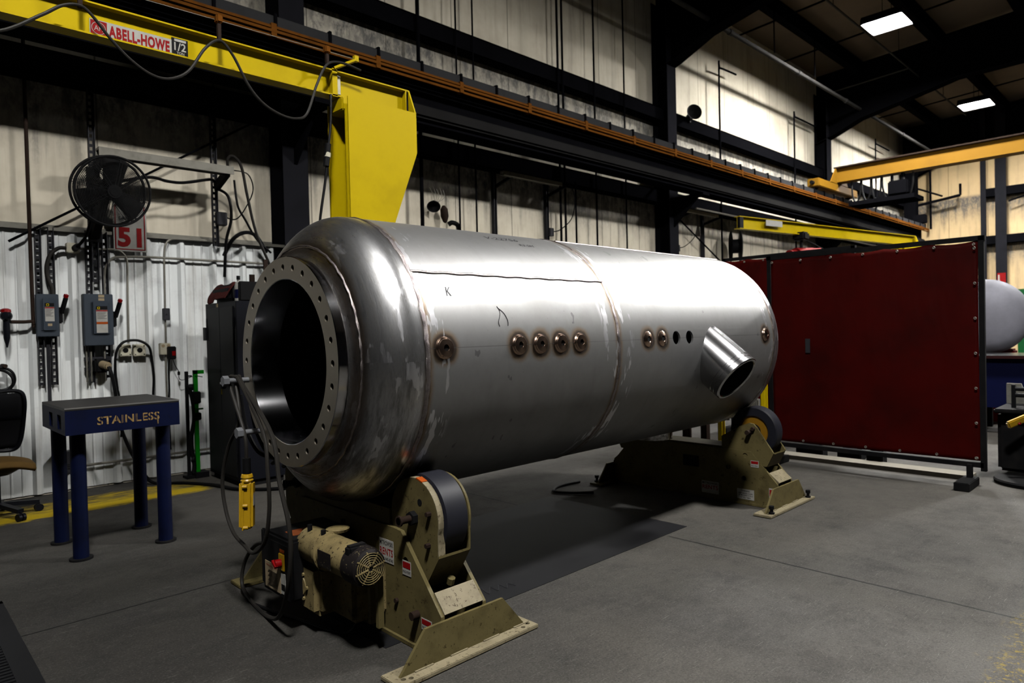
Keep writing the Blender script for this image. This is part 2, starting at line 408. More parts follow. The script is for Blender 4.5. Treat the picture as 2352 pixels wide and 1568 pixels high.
def text(name, s, at, xd, yd, h, mat, parent, wfit=None, bold=.0, fn=None, italic=0):
    """lettering: lower-left corner `at`, reading along xd, up along yd, cap height h"""
    cu = bpy.data.curves.new('t', 'FONT'); cu.body = s; cu.size = 1; cu.offset = bold; cu.shear = italic; cu.resolution_u = 3; cu.space_character = 1 + bold*2.4
    t = bpy.data.objects.new('t', cu); COL.objects.link(t); bpy.context.view_layer.update()
    me = bpy.data.meshes.new_from_object(t.evaluated_get(bpy.context.evaluated_depsgraph_get()))
    bpy.data.objects.remove(t); bpy.data.curves.remove(cu)
    xs = [v.co.x for v in me.vertices]; ys = [v.co.y for v in me.vertices]
    x0, x1, y0, y1 = min(xs), max(xs), min(ys), max(ys)
    ky = h/(y1-y0); kx = wfit/(x1-x0) if wfit else ky
    at, xd, yd = Vector(at), Vector(xd), Vector(yd); off = wloc(parent)
    for v in me.vertices:
        u, q = (v.co.x-x0)*kx, (v.co.y-y0)*ky
        v.co = (fn(u, q) if fn else at + xd*u + yd*q) - off
    me.name = name; me.materials.append(M[mat])
    o = bpy.data.objects.new(name, me); COL.objects.link(o); o.parent = parent
    return o
def copy_tree(o, parent=None):
    c = o.copy(); COL.objects.link(c)
    if parent: c.parent = parent
    for ch in list(o.children): copy_tree(ch, c)
    return c
def ibeam(b, p, q, depth, wd, tf=.014, tw=.01):
    """I section from p to q (horizontal), p/q on the underside centre line"""
    p, q = Vector(p), Vector(q); z = Vector((0, 0, 1))
    b.bar(p+z*tf/2, q+z*tf/2, wd, tf); b.bar(p+z*(depth-tf/2), q+z*(depth-tf/2), wd, tf); b.bar(p+z*depth/2, q+z*depth/2, tw, depth-2*tf)
    return b
# ================================================================ SETTING
XL, XR, YF, YB = -8.0, 28.6, -11.0, 7.96
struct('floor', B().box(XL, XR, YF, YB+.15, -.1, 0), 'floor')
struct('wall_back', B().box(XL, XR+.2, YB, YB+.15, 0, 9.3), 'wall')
struct('wall_right', B().box(XR, XR+.15, YF, YB, 0, 10.4), 'wall_end')
struct('wall_front', B().box(XL, XR, YF-.15, YF, 0, 10.4), 'struct')
struct('wall_left', B().box(XL-.15, XL, YF, YB+.15, 0, 10.4), 'struct')
struct('ceiling', B().prism([(YB+.2, 8.75), (YF-.2, 9.75), (YF-.2, 9.9), (YB+.2, 8.9)], 'x', XL, XR+.2), 'ceil')
def liner():
    b = B(); per = .3445; pts = []; x = 1.14 - per*27
    while x < XR:
        for dx, d in ((0, 0), (.028, .036), (.062, .036), (.09, 0), (.165, 0), (.172, .006), (.182, .006), (.189, 0), (.255, 0), (.262, .006), (.272, .006), (.279, 0)):
            pts.append((x+dx, 7.945-d))
        x += per
    b.sheet(lambda u, v: Vector((*pts[min(len(pts)-1, round(u*(len(pts)-1)))], .02 + v*2.575)), len(pts)-1, 1)
    return b
struct('trim_1', liner(), 'liner')
struct('trim_2', B().box(XL, XR, 7.885, 7.955, 2.597, 2.63).box(XL, XR, 7.945, 7.958, 2.63, 2.66), 'galv')
struct('trim_3', B().box(XR-.02, XR-.003, YF, 4.55, 0, 2.55), 'greenw')
# raised slab edge under the welding screen, dark plate let into the floor
struct('trim_4', B().prism([(1.55, 0), (3.75, 0), (3.75, .045), (1.55, .045)], 'x', 7.42, 7.64), paint('pale_concrete_kerb', (.24, .22, .18), .8, .5, (.15, .14, .12), 5))
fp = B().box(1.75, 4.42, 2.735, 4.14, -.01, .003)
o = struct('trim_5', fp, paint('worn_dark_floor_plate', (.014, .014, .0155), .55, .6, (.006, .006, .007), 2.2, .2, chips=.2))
b = B()
b.tube([(2.50, 2.90, .004), (2.55, 2.96, .004), (2.53, 2.86, .004), (2.60, 2.93, .004), (2.60, 2.86, .004), (2.66, 2.92, .004), (2.66, 2.85, .004), (2.71, 2.90, .004), (2.72, 2.84, .004)], .0022, 5)
tag(obj('chalk_scribble', b, 'strut'), 'white chalk scribble on the dark floor plate beside the near roller base', 'chalk mark')

# ---- columns, rafters, purlins, girts
def column(x, label):
    t = thing('steel_column', label, 'column', (x+.16, 7.75, 0), 'wall columns')
    obj('flange', B().box(x, x+.32, 7.59, 7.605, 0, 8.2), 'col', t, 0)
    obj('flange', B().box(x, x+.32, 7.935, 7.95, 0, 8.2), 'struct', t, 0)
    obj('web', B().box(x+.15, x+.17, 7.6, 7.94, 0, 8.2), 'struct', t, 0)
column(3.62, 'dark steel wall column behind the yellow jib mast'); column(11.86, 'dark steel wall column in the middle, above the vessel')
column(20.1, 'dark steel wall column at the left end of the orange bridge crane')
def rafter(x, label):
    t = thing('roof_rafter', label, 'rafter', (x+.16, 0, 8.2), 'roof rafters')
    und = [(7.93, 6.75), (7.45, 6.9), (6.7, 7.22), (5.5, 7.46), (4.4, 7.70), (YF+.1, 7.95)]
    def top(y): return 8.72 + (YB-y)*.0527
    obj('web', B().prism(und + [(YF+.1, top(YF+.1)), (7.93, top(7.93))], 'x', x+.15, x+.17), 'struct', t, 0)
    b = B()
    for (y0, z0), (y1, z1) in zip(und, und[1:]): b.bar((x+.16, y0, z0), (x+.16, y1, z1), .32, .016)
    obj('flange', b, 'struct', t, 0)
rafter(3.62, 'deep dark roof rafter nearest the camera, out of reach above the near column')
rafter(11.86, 'deep haunched roof rafter above the middle wall column'); rafter(20.1, 'deep haunched roof rafter beyond the first lamp, over the orange bridge')
rafter(28.1, 'deep roof rafter against the far end wall')
for y, lb in ((6.75, 'dark roof purlin closest to the back wall'), (4.75, 'dark roof purlin directly above the row of lamps'), (3.0, 'dark roof purlin to the right of the nearest lamp'), (1.2, 'dark roof purlin crossing the top right corner'), (-.6, 'dark roof purlin farthest right under the roof')):
    z = 8.75 + (YB-y)*.0527
    tag(obj('roof_purlin', B().box(XL, XR, y-.11, y-.09, z-.34, z-.02).box(XL, XR, y-.11, y+.1, z-.34, z-.32).box(XL, XR, y-.11, y+.1, z-.04, z-.02), 'struct', smooth=0), lb, 'purlin', 'roof purlins')
for z, lb in ((4.05, 'black wall girt running along the back wall just below the crane runway'), (5.74, 'black wall girt along the back wall above the crane runway')):
    h = .27
    tag(obj('wall_girt', B().box(XL, XR, 7.74, 7.95, z+h-.02, z+h).box(XL, XR, 7.74, 7.76, z, z+h).box(XL, XR, 7.74, 7.95, z, z+.015), 'struct', smooth=0), lb, 'girt')
# roof bridging rods across the purlins
for x, lb in ((13.9, 'thin roof bridging rod across the purlins before the first lamp'), (15.2, 'thin roof bridging rod just behind the first lamp'), (17.6, 'thin roof bridging rod between the first lamp and the far rafter'), (22.2, 'thin roof bridging rod beyond the far rafter'), (24.9, 'thin roof bridging rod beside the farthest lamp')):
    tag(obj('bridging_rod', B().cyl((x, 7.8, 8.42), (x, -6, 9.15), .022, n=8), 'struct'), lb, 'rod', 'roof bridging rods')
for x, lb in ((14.6, 'thin vertical hanger rod under the roof left of the first lamp'), (16.8, 'thin vertical hanger rod under the roof near the wall')):
    tag(obj('hanger_rod', B().cyl((x, 6.6, 7.5), (x, 6.6, 8.6), .014, n=8), 'struct'), lb, 'rod')
t = thing('sprinkler_pipe', 'long grey pipe hung under the roof near the back wall', 'pipe', (10, 6.74, 7.5))
obj('pipe', B().cyl((XL, 6.74, 7.5), (27.6, 6.74, 7.5), .045, n=12), 'pipe', t)
for x in (8.5, 12.9, 16.2, 19.2, 24): obj('coupling', B().cyl((x-.06, 6.74, 7.5), (x+.06, 6.74, 7.5), .06, n=12), 'pipe', t)
t = thing('lamp_conduit', 'thin grey conduit running along the row of ceiling lamps', 'conduit', (10, 4.98, 7.75))
obj('conduit', B().cyl((XL, 5.27, 7.99), (25.2, 5.27, 7.99), .022, n=8), 'pipe', t)
obj('branch', B().cyl((19.4, 5.27, 7.99), (19.4, 7.1, 7.9), .02, n=8), 'pipe', t)
for x in (10.4, 14.4, 18.6, 22.6): obj('hanger', B().cyl((x, 5.27, 7.99), (x, 5.27, 8.72), .008, n=6), 'struct', t)

# ---- high bay lamps: two rows on one grid
LAMPS = [(16.15, 4.8, 'white glowing high bay ceiling lamp, the nearer of the two in view'), (24.25, 4.8, 'white glowing high bay ceiling lamp, the farther one near the far rafter'),
         (16.15, -.45, 'high bay ceiling lamp of the aisle row beyond the red screen'), (7.95, -.45, 'high bay ceiling lamp of the aisle row before the red screen'),
         (-.3, -.45, 'high bay ceiling lamp of the aisle row over the camera'), (24.25, -.45, 'high bay ceiling lamp of the aisle row near the end wall')]
for x, y, lb in LAMPS:
    t = thing('high_bay_lamp', lb, 'ceiling lamp', (x, y, 8.0), 'high bay lamps')
    hx, hy = .41, .41
    obj('housing', B().box(x-hx, x+hx, y-hy, y+hy, 8.015, 8.10, .01).box(x-.15, x+.15, y-.1, y+.1, 8.10, 8.2), 'blackm', t)
    b = B()
    for k in range(9): b.box(x-hx+.05+k*.08, x-hx+.06+k*.08, y-hy, y+hy, 8.1, 8.14)
    obj('cooling_fins', b, 'blackm', t, 0)
    obj('lens', B().box(x-hx+.02, x+hx-.02, y-hy+.02, y+hy-.02, 8.0, 8.014), 'lens', t, 0)
    obj('added_skirt', B().box(x-hx, x+hx, y-hy, y-hy+.015, 7.965, 8.02).box(x-hx, x+hx, y+hy-.015, y+hy, 7.965, 8.02).box(x-hx, x-hx+.015, y-hy, y+hy, 7.965, 8.02).box(x+hx-.015, x+hx, y-hy, y+hy, 7.965, 8.02), 'blackm', t, 0)  # rim added to cut lamp light off the upper walls and roof
    obj('hanger', B().cyl((x-.3, y, 8.1), (x-.3, y, 8.74), .008, n=6).cyl((x+.3, y, 8.1), (x+.3, y, 8.74), .008, n=6), 'struct', t)

# ================================================================ CRANE RUNWAY
t = thing('crane_runway', 'long dark crane runway beam with grey clipped rail along the back wall', 'crane runway', (10, 6.85, 4.1))
RX0, RX1 = XL+.1, 26.9
b = B(); b.box(RX0, RX1, 6.99, 7.01, 4.16, 4.75).box(RX0, RX1, 6.85, 7.15, 4.14, 4.165).box(RX0, RX1, 6.82, 7.18, 4.735, 4.76)
obj('beam', b, 'struct', t, 0)
obj('lit_web_band', B().box(RX0, RX1, 6.88, 7.0, 4.235, 4.40, .03), paint('lit_web_grey', (.016, .0155, .0155), .7, .5, (.009, .0085, .0085), 2, spec=0), t)  # paler strip paints the light that catches the lower web
obj('rail', B().box(RX0, RX1, 6.85, 7.0, 4.76, 4.90), paint('rail_grey', (.032, .032, .033), .7, .5, (.018, .018, .018), 3, spec=0), t, 0)
x = RX0 + .28
while x < RX1:
    obj('rail_clip', B().box(x-.018, x+.018, 6.83, 7.02, 4.762, 4.925, .006), 'struct', t, 0); x += .638
for x in (-4.4, 3.78, 12.02, 20.26):
    obj('bracket', B().prism([(7.0, 4.12), (7.6, 4.12), (7.6, 3.55)], 'x', x-.02, x+.02).box(x-.12, x+.12, 6.85, 7.6, 4.1, 4.14), 'struct', t, 0); obj('tie_bar', B().box(x-.02, x+.02, 7.0, 7.6, 4.7, 4.74), 'struct', t, 0)
t = thing('conductor_rail', 'rusty orange conductor bars running below the crane rail', 'conductor bar', (10, 6.8, 4.7))
for k, (y, z) in enumerate(((6.76, 4.735), (6.75, 4.69), (6.77, 4.645))):
    obj('conductor_bar', B().box(RX0, RX1, y-.012, y+.012, z-.014, z+.014), 'cond', t, 0)
x = RX0 + .9
while x < RX1:
    obj('insulator', B().box(x-.03, x+.03, 6.74, 6.83, 4.63, 4.77), 'cond', t, 0); x += 1.27
t = thing('runway_pipe', 'thin bright pipe running below the crane runway above the far jib', 'pipe', (14, 7.2, 3.95))
obj('pipe', B().cyl((12.3, 7.25, 3.93), (27, 7.25, 3.93), .02, n=8), 'galv', t)

# ---- orange bridge crane
t = thing('bridge_crane', 'orange overhead bridge crane with end truck on the far runway', 'bridge crane', (18.6, 0, 4.9))
b = B(); b.box(18.42, 18.78, -8.5, 6.75, 5.20, 5.22).box(18.45, 18.465, -8.5, 6.75, 5.22, 5.56).box(18.735, 18.75, -8.5, 6.75, 5.22, 5.56)
obj('girder', b, 'orange', t, 0)
obj('top_flange', B().box(18.36, 18.84, -8.5, 6.78, 5.56, 5.59), 'rust', t, 0)
obj('end_truck', B().box(17.25, 19.9, 6.72, 7.02, 4.96, 5.17, .02), 'orange', t)
obj('gusset', B().prism([(18.0, 5.17), (19.2, 5.17), (18.85, 5.55), (18.35, 5.55)], 'y', 6.72, 6.74), 'orange', t, 0)
for x in (17.45, 19.65): obj('wheel', B().cyl((x, 6.84, 4.99), (x, 6.94, 4.99), .085), 'struct', t)
obj('bumper', B().cyl((17.25, 6.87, 5.06), (17.15, 6.87, 5.06), .045), 'black', t)
t = thing('hoist_trolley', 'black hoist trolley hung under the orange bridge girder', 'hoist', (18.6, 5.6, 5.0))
obj('body', B().box(18.35, 18.95, 5.05, 5.5, 4.65, 5.0, .03).box(18.3, 19.1, 4.9, 6.4, 4.52, 4.62), 'struct', t)
obj('hanger', B().box(18.52, 18.56, 5.2, 5.24, 4.9, 5.2).box(18.66, 18.7, 5.2, 5.24, 4.9, 5.2), 'struct', t, 0)
for k in range(6):
    y = 6.4 - k*.24
    obj('cable_loop', B().tube([(18.55, y, 5.18), (18.55, y-.02, 4.8+.06*(k % 2)), (18.57, y-.10, 4.62), (18.57, y-.19, 4.82), (18.55, y-.22, 5.18)], .022, 6), 'cableb', t)

# ================================================================ WALL CONDUITS (full height, in front of the girts)
CL = 'thin dark wall conduit, '
UP = [(5.72, .028, 'thick black vertical pipe on the back wall right of the yellow gusset plate'), (6.41, .014, CL + 'left of the gooseneck light bracket'), (6.74, .014, CL + 'between the gooseneck bracket and the second strip light'),
      (8.66, .02, CL + 'left one of the close pair behind the second strip light'), (8.78, .02, CL + 'right one of the close pair behind the second strip light'),
      (9.64, .018, CL + 'second to the left of the middle column'), (10.54, .016, CL + 'the last one left of the middle column')]
for x, r, lb in UP: tag(obj('vertical_conduit', B().cyl((x, 7.70, 1.2), (x, 7.70, 8.3), r, n=8), 'struct'), lb, 'conduit', 'vertical wall conduits')
tag(obj('vertical_conduit', B().cyl((9.06, 7.70, 1.2), (9.06, 7.70, 4.1), .018, n=8), 'struct'), CL + 'short one under the lower girt right of the close pair', 'conduit', 'vertical wall conduits')
tag(obj('vertical_conduit', B().tube([(14.2, 7.72, 1.5), (14.2, 7.72, 4), (14.2, 7.72, 7.3), (14.23, 7.72, 7.38), (14.3, 7.72, 7.42), (15, 7.72, 7.45)], .022, 8, 3), 'struct'), CL + 'bent at its top right of the horn speaker', 'conduit', 'vertical wall conduits')
tag(obj('vertical_conduit', B().tube([(18.2, 7.72, 1.5), (18.2, 7.72, 4), (18.2, 7.72, 7.0), (18.25, 7.72, 7.1), (18.4, 7.72, 7.12), (19.6, 7.72, 7.12)], .024, 8, 3), 'struct'), CL + 'bent at its top beside the far column', 'conduit', 'vertical wall conduits')
tag(obj('vertical_conduit', B().tube([(24.6, 7.72, 1.5), (24.6, 7.72, 4), (24.6, 7.72, 7.4), (24.65, 7.72, 7.5), (24.8, 7.72, 7.52), (26, 7.72, 7.52)], .024, 8, 3), 'struct'), CL + 'above the left end of the orange girder', 'conduit', 'vertical wall conduits')
# cross brace rod behind the fan
tag(obj('brace_rod', B().cyl((1.0, 7.84, 2.46), (3.37, 7.84, 4.035), .013, n=8), 'struct'), 'thin black diagonal brace rod on the wall behind the fan', 'brace rod')
tag(obj('brace_rod', B().cyl((12.3, 7.80, 3.92), (16.2, 7.80, 2.1), .018, n=8), 'struct'), 'thin dark diagonal brace rod on the wall beside the third strip light', 'brace rod')
# horn speaker on the upper girt
t = thing('horn_speaker', 'black horn speaker on the upper girt right of the middle column', 'speaker', (12.75, 7.6, 5.95))
obj('horn', B().lathe([(0, .05), (.06, .055), (.13, .09), (.19, .16), (.2, .165), (.19, .15), (.12, .07), (.1, 0)], (12.85, 7.66, 6.02), (-.55, -.75, .12), 28), 'blackm', t)
obj('driver', B().cyl((12.85, 7.66, 6.02), (12.95, 7.80, 5.99), .075), 'blackm', t)
obj('bracket', B().box(12.88, 12.92, 7.70, 7.78, 5.9, 6.04), 'blackm', t)

# ================================================================ STRIP LIGHTS ON STRUT FRAMES
def strip_light(x0, x1, z, y, posts, label, bottom=2.62, box_i=None):
    t = thing('strip_light', label, 'strip light', (x0, y, z), 'unlit strip lights on wall struts')
    b = B(); b.box(x0, x1, y-.045, y+.045, z-.005, z+.02); b.box(x0, x1, y-.045, y-.03, z-.04, z); b.box(x0, x1, y+.03, y+.045, z-.04, z)
    obj('channel', b, 'galv', t, 0)
    obj('tube', B().cyl((x0+.04, y, z-.025), (x1-.04, y, z-.025), .016, n=10), 'cream', t)
    for p in posts:
        obj('arm', B().bar((p, 7.86, z-.11), (p, y, z-.01), .035, .05), 'blackm', t, 0)
        obj('post', B().box(p-.045, p-.035, 7.86, 7.93, bottom, 4.06).box(p+.005, p+.015, 7.86, 7.93, bottom, 4.06).box(p-.045, p+.015, 7.92, 7.93, bottom, 4.06), 'strut', t, 0)
    if box_i is not None:
        p = posts[box_i]
        obj('socket_box', B().box(p-.03, p+.07, 7.80, 7.87, 3.12, 3.26, .008), 'strut', t)
        obj('power_cord', B().tube([(p+.06, 7.82, 3.2), (p+.18, 7.75, 3.24), (p+.3, 7.6, 3.42), (p+.28, 7.5, 3.7), (p+.16, y, z-.02)], .009, 6), 'cableb', t)
    return t
strip_light(7.05, 8.38, 3.925, 7.45, (7.30, 8.52), 'rusty unlit strip light on two struts in the middle of the back wall', 1.2, 1)
strip_light(12.2, 13.5, 3.92, 7.45, (12.5, 13.66), 'unlit strip light on two struts right of the middle column', 1.2, 0)
# the first one, over the fan and the panels
t = thing('strip_light', 'grey unlit strip light on two slotted struts above the wall fan', 'strip light', (1.7, 7.5, 3.35), 'unlit strip lights on wall struts')
b = B(); b.box(1.68, 2.98, 7.44, 7.56, 3.36, 3.385).box(1.68, 2.98, 7.44, 7.452, 3.30, 3.36).box(1.68, 2.98, 7.548, 7.56, 3.30, 3.36)
obj('channel', b, 'galv', t, 0)
obj('tube', B().cyl((1.72, 7.5, 3.325), (2.94, 7.5, 3.325), .018, n=10), 'galv', t)
def slotted(b, x, y, z0, z1, wd=.06, dp=.05):
    b.box(x-wd/2, x-wd/2+.006, y-dp, y, z0, z1).box(x+wd/2-.006, x+wd/2, y-dp, y, z0, z1); z = z0
    b.box(x-wd/2, x-.012, y-.006, y, z0, z1).box(x+.012, x+wd/2, y-.006, y, z0, z1)
    while z < z1-.05: b.box(x-.012, x+.012, y-.006, y, z, z+.03); z += .065
    return b
for x, z0 in ((1.70, 2.1), (2.90, 2.55)):
    obj('post', slotted(B(), x, 7.84, z0, 4.18), 'strut', t, 0)
    obj('arm', B().bar((x+.03, 7.84, 3.22), (x+.03, 7.5, 3.33), .05, .09), 'blackm', t, 0)
obj('socket_box', B().box(2.90, 3.01, 7.74, 7.83, 2.78, 2.93, .008), 'strut', t)
obj('power_cord', B().tube([(2.98, 7.76, 2.88), (3.1, 7.74, 2.86), (3.2, 7.72, 2.98), (3.28, 7.66, 3.2), (3.18, 7.55, 3.35), (3.0, 7.5, 3.36)], .007, 6), 'cableb', t)

# ---- wall fan
t = thing('wall_fan', 'round black industrial fan with wire guard high on the wall', 'fan', (1.73, 7.30, 2.93))
fc = Vector((1.735, 7.28, 2.93)); fa = Vector((.06, -1, -.18)).normalized(); R = .325
b = B().ring(fc+fa*.075, fa, R, .011, 56).ring(fc-fa*.075, fa, R, .011, 56)
obj('rim', b, 'blackm', t)
def face_guard(side):
    b = B()
    for k in range(1, 22):
        r = .055 + (R-.055)*k/22; b.ring(fc+fa*side*(.075+.03*(1-(r/R)**2)), fa, r, .003, 44, 4)
    a = fa.cross(Vector((0, 0, 1))).normalized(); u = a.cross(fa)
    for k in range(8):
        d = math.cos(PI*k/4+.2)*a + math.sin(PI*k/4+.2)*u
        for off in (-.012, .012):
            q = d.cross(fa)*off
            b.tube([fc+fa*side*.105+d*.05+q, fc+fa*side*.098+d*.17+q, fc+fa*side*.075+d*R+q], .003, 5, 2)
    return b
obj('guard', face_guard(1), 'blackm', t); obj('guard', face_guard(-1), 'blackm', t)
a = fa.cross(Vector((0, 0, 1))).normalized(); u = a.cross(fa)
for k, an in enumerate((96, 216, 336)):
    an = math.radians(an); d = math.cos(an)*a + math.sin(an)*u; e = fa.cross(d)
    b = B(); b.sheet(lambda s, v: fc + d*(.04 + s*.26) + e*((v-.5)*(.13+.09*s)) + fa*((v-.5)*-.05 + .012*math.sin(v*PI)), 8, 6)
    o = obj('blade', b, 'blackm', t); md = o.modifiers.new('s', 'SOLIDIFY'); md.thickness = .004
obj('hub', B().cyl(fc+fa*.112, fc-fa*.02, .062), 'blackm', t)
obj('badge', B().lathe([(.0, .03), (.004, .042), (.004, .036), (.001, 0)], fc+fa*.112, fa, 24), 'blackpr', t)
obj('motor', B().cyl(fc-fa*.02, fc-fa*.2, .085, .075), 'blackm', t)
obj('bracket', B().bar(fc-fa*.12+Vector((-.02, 0, .05)), (1.70, 7.79, 3.13), .09, .05).bar(fc-fa*.12, (1.70, 7.79, 2.55), .07, .05).box(1.64, 1.76, 7.785, 7.80, 2.5, 3.25), 'blackm', t, 0)
tag(obj('fan_cable', B().tube([(1.8, 7.42, 3.05), (2.12, 7.45, 3.15), (2.3, 7.48, 3.14), (2.46, 7.5, 3.15), (2.7, 7.55, 3.22), (2.83, 7.70, 3.27), (2.9, 7.80, 3.27)], .016, 8), 'cableb'), 'black cable sagging from the fan to the strut on its right', 'cable')
tag(obj('power_cable', B().tube([(2.92, 7.80, 3.2), (3.0, 7.68, 3.1), (3.02, 7.66, 2.85), (2.98, 7.72, 2.6), (2.98, 7.80, 2.2)], .016, 8), 'cableb'), 'thick black cable hanging down along the right strut of the fan frame', 'cable')
tag(obj('power_cable', B().tube([(2.94, 7.5, 3.36), (2.92, 7.46, 3.46), (2.97, 7.44, 3.5), (3.06, 7.44, 3.40), (3.12, 7.45, 3.1), (3.22, 7.48, 2.7), (3.38, 7.52, 2.36), (3.5, 7.6, 2.15)], .016, 8), 'cable'), 'grey cable looping over the strip light end and down behind the vessel', 'cable')
tag(obj('power_cable', B().tube([(3.05, 7.62, 3.28), (3.08, 7.62, 3.0), (3.18, 7.66, 2.85), (3.32, 7.70, 2.65), (3.5, 7.72, 2.5)], .013, 8), 'cableb'), 'black cable bowing right of the strut above the white panels', 'cable')
tag(obj('power_cable', B().tube([(3.0, 7.85, 2.45), (3.05, 7.72, 2.62), (3.18, 7.70, 2.71), (3.32, 7.70, 2.68), (3.45, 7.74, 2.5)], .022, 8), 'cableb'), 'fat black cable arching over the top of the white panels', 'cable')

# ---- numbered sign
t = thing('wall_sign', 'white sign with red number 51 below and behind the fan', 'sign', (2.04, 7.88, 2.43))
obj('plate', B().box(1.885, 2.20, 7.872, 7.88, 2.435, 2.93), 'white', t, 0)
b = B()
for (x0, x1, z0, z1) in ((1.90, 2.185, 2.452, 2.462), (1.90, 2.185, 2.903, 2.913), (1.90, 1.910, 2.452, 2.913), (2.175, 2.185, 2.452, 2.913)): b.box(x0, x1, 7.869, 7.873, z0, z1)
obj('border', b, 'red', t, 0)
text('number', '51', (1.925, 7.868, 2.48), (1, 0, 0), (0, 0, 1), .205, 'red', t, .225, .045)
text('caption', 'GRIMCO', (1.935, 7.868, 2.76), (1, 0, 0), (0, 0, 1), .035, 'blackpr', t, .19, .03)
obj('emblem', B().box(2.03, 2.07, 7.868, 7.873, 2.82, 2.84), 'red', t, 0)

# ================================================================ ELECTRICAL WALL
tag(obj('drop_pipe', B().tube([(1.165, 7.84, 5.7), (1.165, 7.84, 3), (1.170, 7.84, 1.75), (1.165, 7.83, 1.71), (1.10, 7.82, 1.70), (.99, 7.80, 1.70)], .017, 10, 3), 'rust'), 'dark rusty air pipe dropping down the wall at the far left', 'pipe')
for x, lb in ((1.232, 'slotted grey strut behind the smaller disconnect box, left one'), (1.338, 'slotted grey strut behind the smaller disconnect box, right one')):
    tag(obj('slotted_strut', slotted(B(), x, 7.915, 1.08, 2.62, .05, .06), 'strut', smooth=0), lb, 'strut', 'slotted wall struts')
for x, z0, lb in ((1.655, 1.08, 'slotted grey strut behind the larger disconnect box, left one'), (1.80, 1.12, 'slotted grey strut behind the larger disconnect box, right one')):
    tag(obj('slotted_strut', slotted(B(), x, 7.915, z0, 2.62, .05, .06), 'strut', smooth=0), lb, 'strut', 'slotted wall struts')
tag(obj('slotted_strut', B().box(1.28, 1.31, 7.905, 7.92, .88, 1.58), 'strut', smooth=0), 'thin grey rail below the smaller disconnect box', 'strut')
def disconnect(x0, x1, z0, z1, yf, label, big):
    t = thing('disconnect_switch', label, 'electrical box', ((x0+x1)/2, 7.9, z0), 'grey disconnect switches')
    wd, h = x1-x0, z1-z0
    obj('enclosure', B().box(x0, x1, yf, 7.86, z0, z1, .006), 'elec', t)
    px0, px1, pz0, pz1 = (x0+wd*.24, x1-wd*.12, z0+h*.2, z1-h*.13) if big else (x0+wd*.2, x1-wd*.12, z0+h*.11, z1-h*.09)
    obj('door', B().box(px0, px1, yf-.022, yf+.01, pz0, pz1, .02), 'elec2', t)
    w2 = px1-px0; lx0, lx1 = px0+w2*.24, px1-w2*.16; zt = pz1-(pz1-pz0)*.27; lh = (pz1-pz0)*(.66 if big else .42)
    obj('label_plate', B().box(lx0, lx1, yf-.0235, yf-.022, zt-lh, zt), 'white', t, 0)
    obj('maker_plate', B().box(lx0, lx1, yf-.024, yf-.022, zt+.002, zt+.038), 'blackpr', t, 0)
    b = B(); s = .024; cx, cz = lx0+.022, zt+.02
    for q in ((cx-s/2, cx+s/2, cz+s/2-.005, cz+s/2), (cx-s/2, cx+s/2, cz-s/2, cz-s/2+.005), (cx-s/2, cx-s/2+.005, cz-s/2, cz+s/2), (cx+s/2-.005, cx+s/2, cz-s/2, cz+s/2)): b.box(q[0], q[1], yf-.026, yf-.023, q[2], q[3])
    obj('emblem', b, 'yellow', t, 0)
    obj('warning_strip', B().box(lx0, lx1, yf-.0245, yf-.023, zt-.014, zt-.002), 'red', t, 0)
    b = B()
    for k in range(7): b.box(lx0+.006, lx1-.008-.01*(k % 3), yf-.0245, yf-.023, zt-.026-k*.0105, zt-.0225-k*.0105)
    obj('small_print', b, 'strut', t, 0)
    if big:
        obj('warning_band', B().box(lx0, lx1, yf-.0248, yf-.023, zt-lh*.62, zt-lh*.52), 'orangepl', t, 0)
        for k in range(2): obj('sticker', B().box(x0+wd*.5, x0+wd*.70, yf-.002, yf+.002, z1-.035-k*.035, z1-.008-k*.035), 'ivory', t, 0)
    else: obj('sticker', B().box(lx0+.02, lx1-.02, yf-.024, yf-.022, zt-lh-.045, zt-lh-.022), 'ivory', t, 0)
    hb = z1-h*.45
    obj('lever_base', B().box(x1, x1+.035, yf+.02, yf+.07, hb-.10, hb+.06, .01), 'blackpr', t)
    lv = obj('lever', B().bar((x1+.025, yf+.03, hb+.0), (x1+.055, yf-.03, hb+.15), .03, .03), 'blackpr', t)
    obj('grip', B().bar((x1+.053, yf-.027, hb+.155), (x1+.060, yf-.04, hb+.18), .031, .031), 'redpl', lv)
    return t
disconnect(1.19, 1.375, 1.555, 1.968, 7.80, 'smaller grey disconnect box with lever, the left one', False)
disconnect(1.575, 1.835, 1.455, 1.975, 7.76, 'larger grey disconnect box with orange striped label, the right one', True)
t = thing('receptacle_box', 'cream receptacle box with a black plug, beneath the fan', 'junction box', (1.52, 7.86, 2.38))
obj('box', B().box(1.465, 1.575, 7.84, 7.93, 2.385, 2.485, .006), 'cream', t)
obj('receptacle', B().cyl((1.535, 7.84, 2.43), (1.54, 7.78, 2.44), .032), 'blackpr', t)
tag(obj('fan_power_cord', B().tube([(1.54, 7.78, 2.44), (1.57, 7.74, 2.48), (1.61, 7.70, 2.56), (1.635, 7.62, 2.72), (1.63, 7.55, 2.85), (1.68, 7.46, 2.93)], .014, 8), 'cableb'), 'black cord rising from the cream receptacle box to the fan', 'cable')
tag(obj('flexible_conduit', B().tube([(1.465, 7.87, 2.43), (1.40, 7.86, 2.425), (1.33, 7.85, 2.36), (1.295, 7.85, 2.24), (1.30, 7.85, 2.13), (1.33, 7.85, 2.03), (1.335, 7.85, 1.968)], .019, 10), 'cable'), 'grey flexible conduit curving from the cream receptacle box to the smaller disconnect', 'conduit')
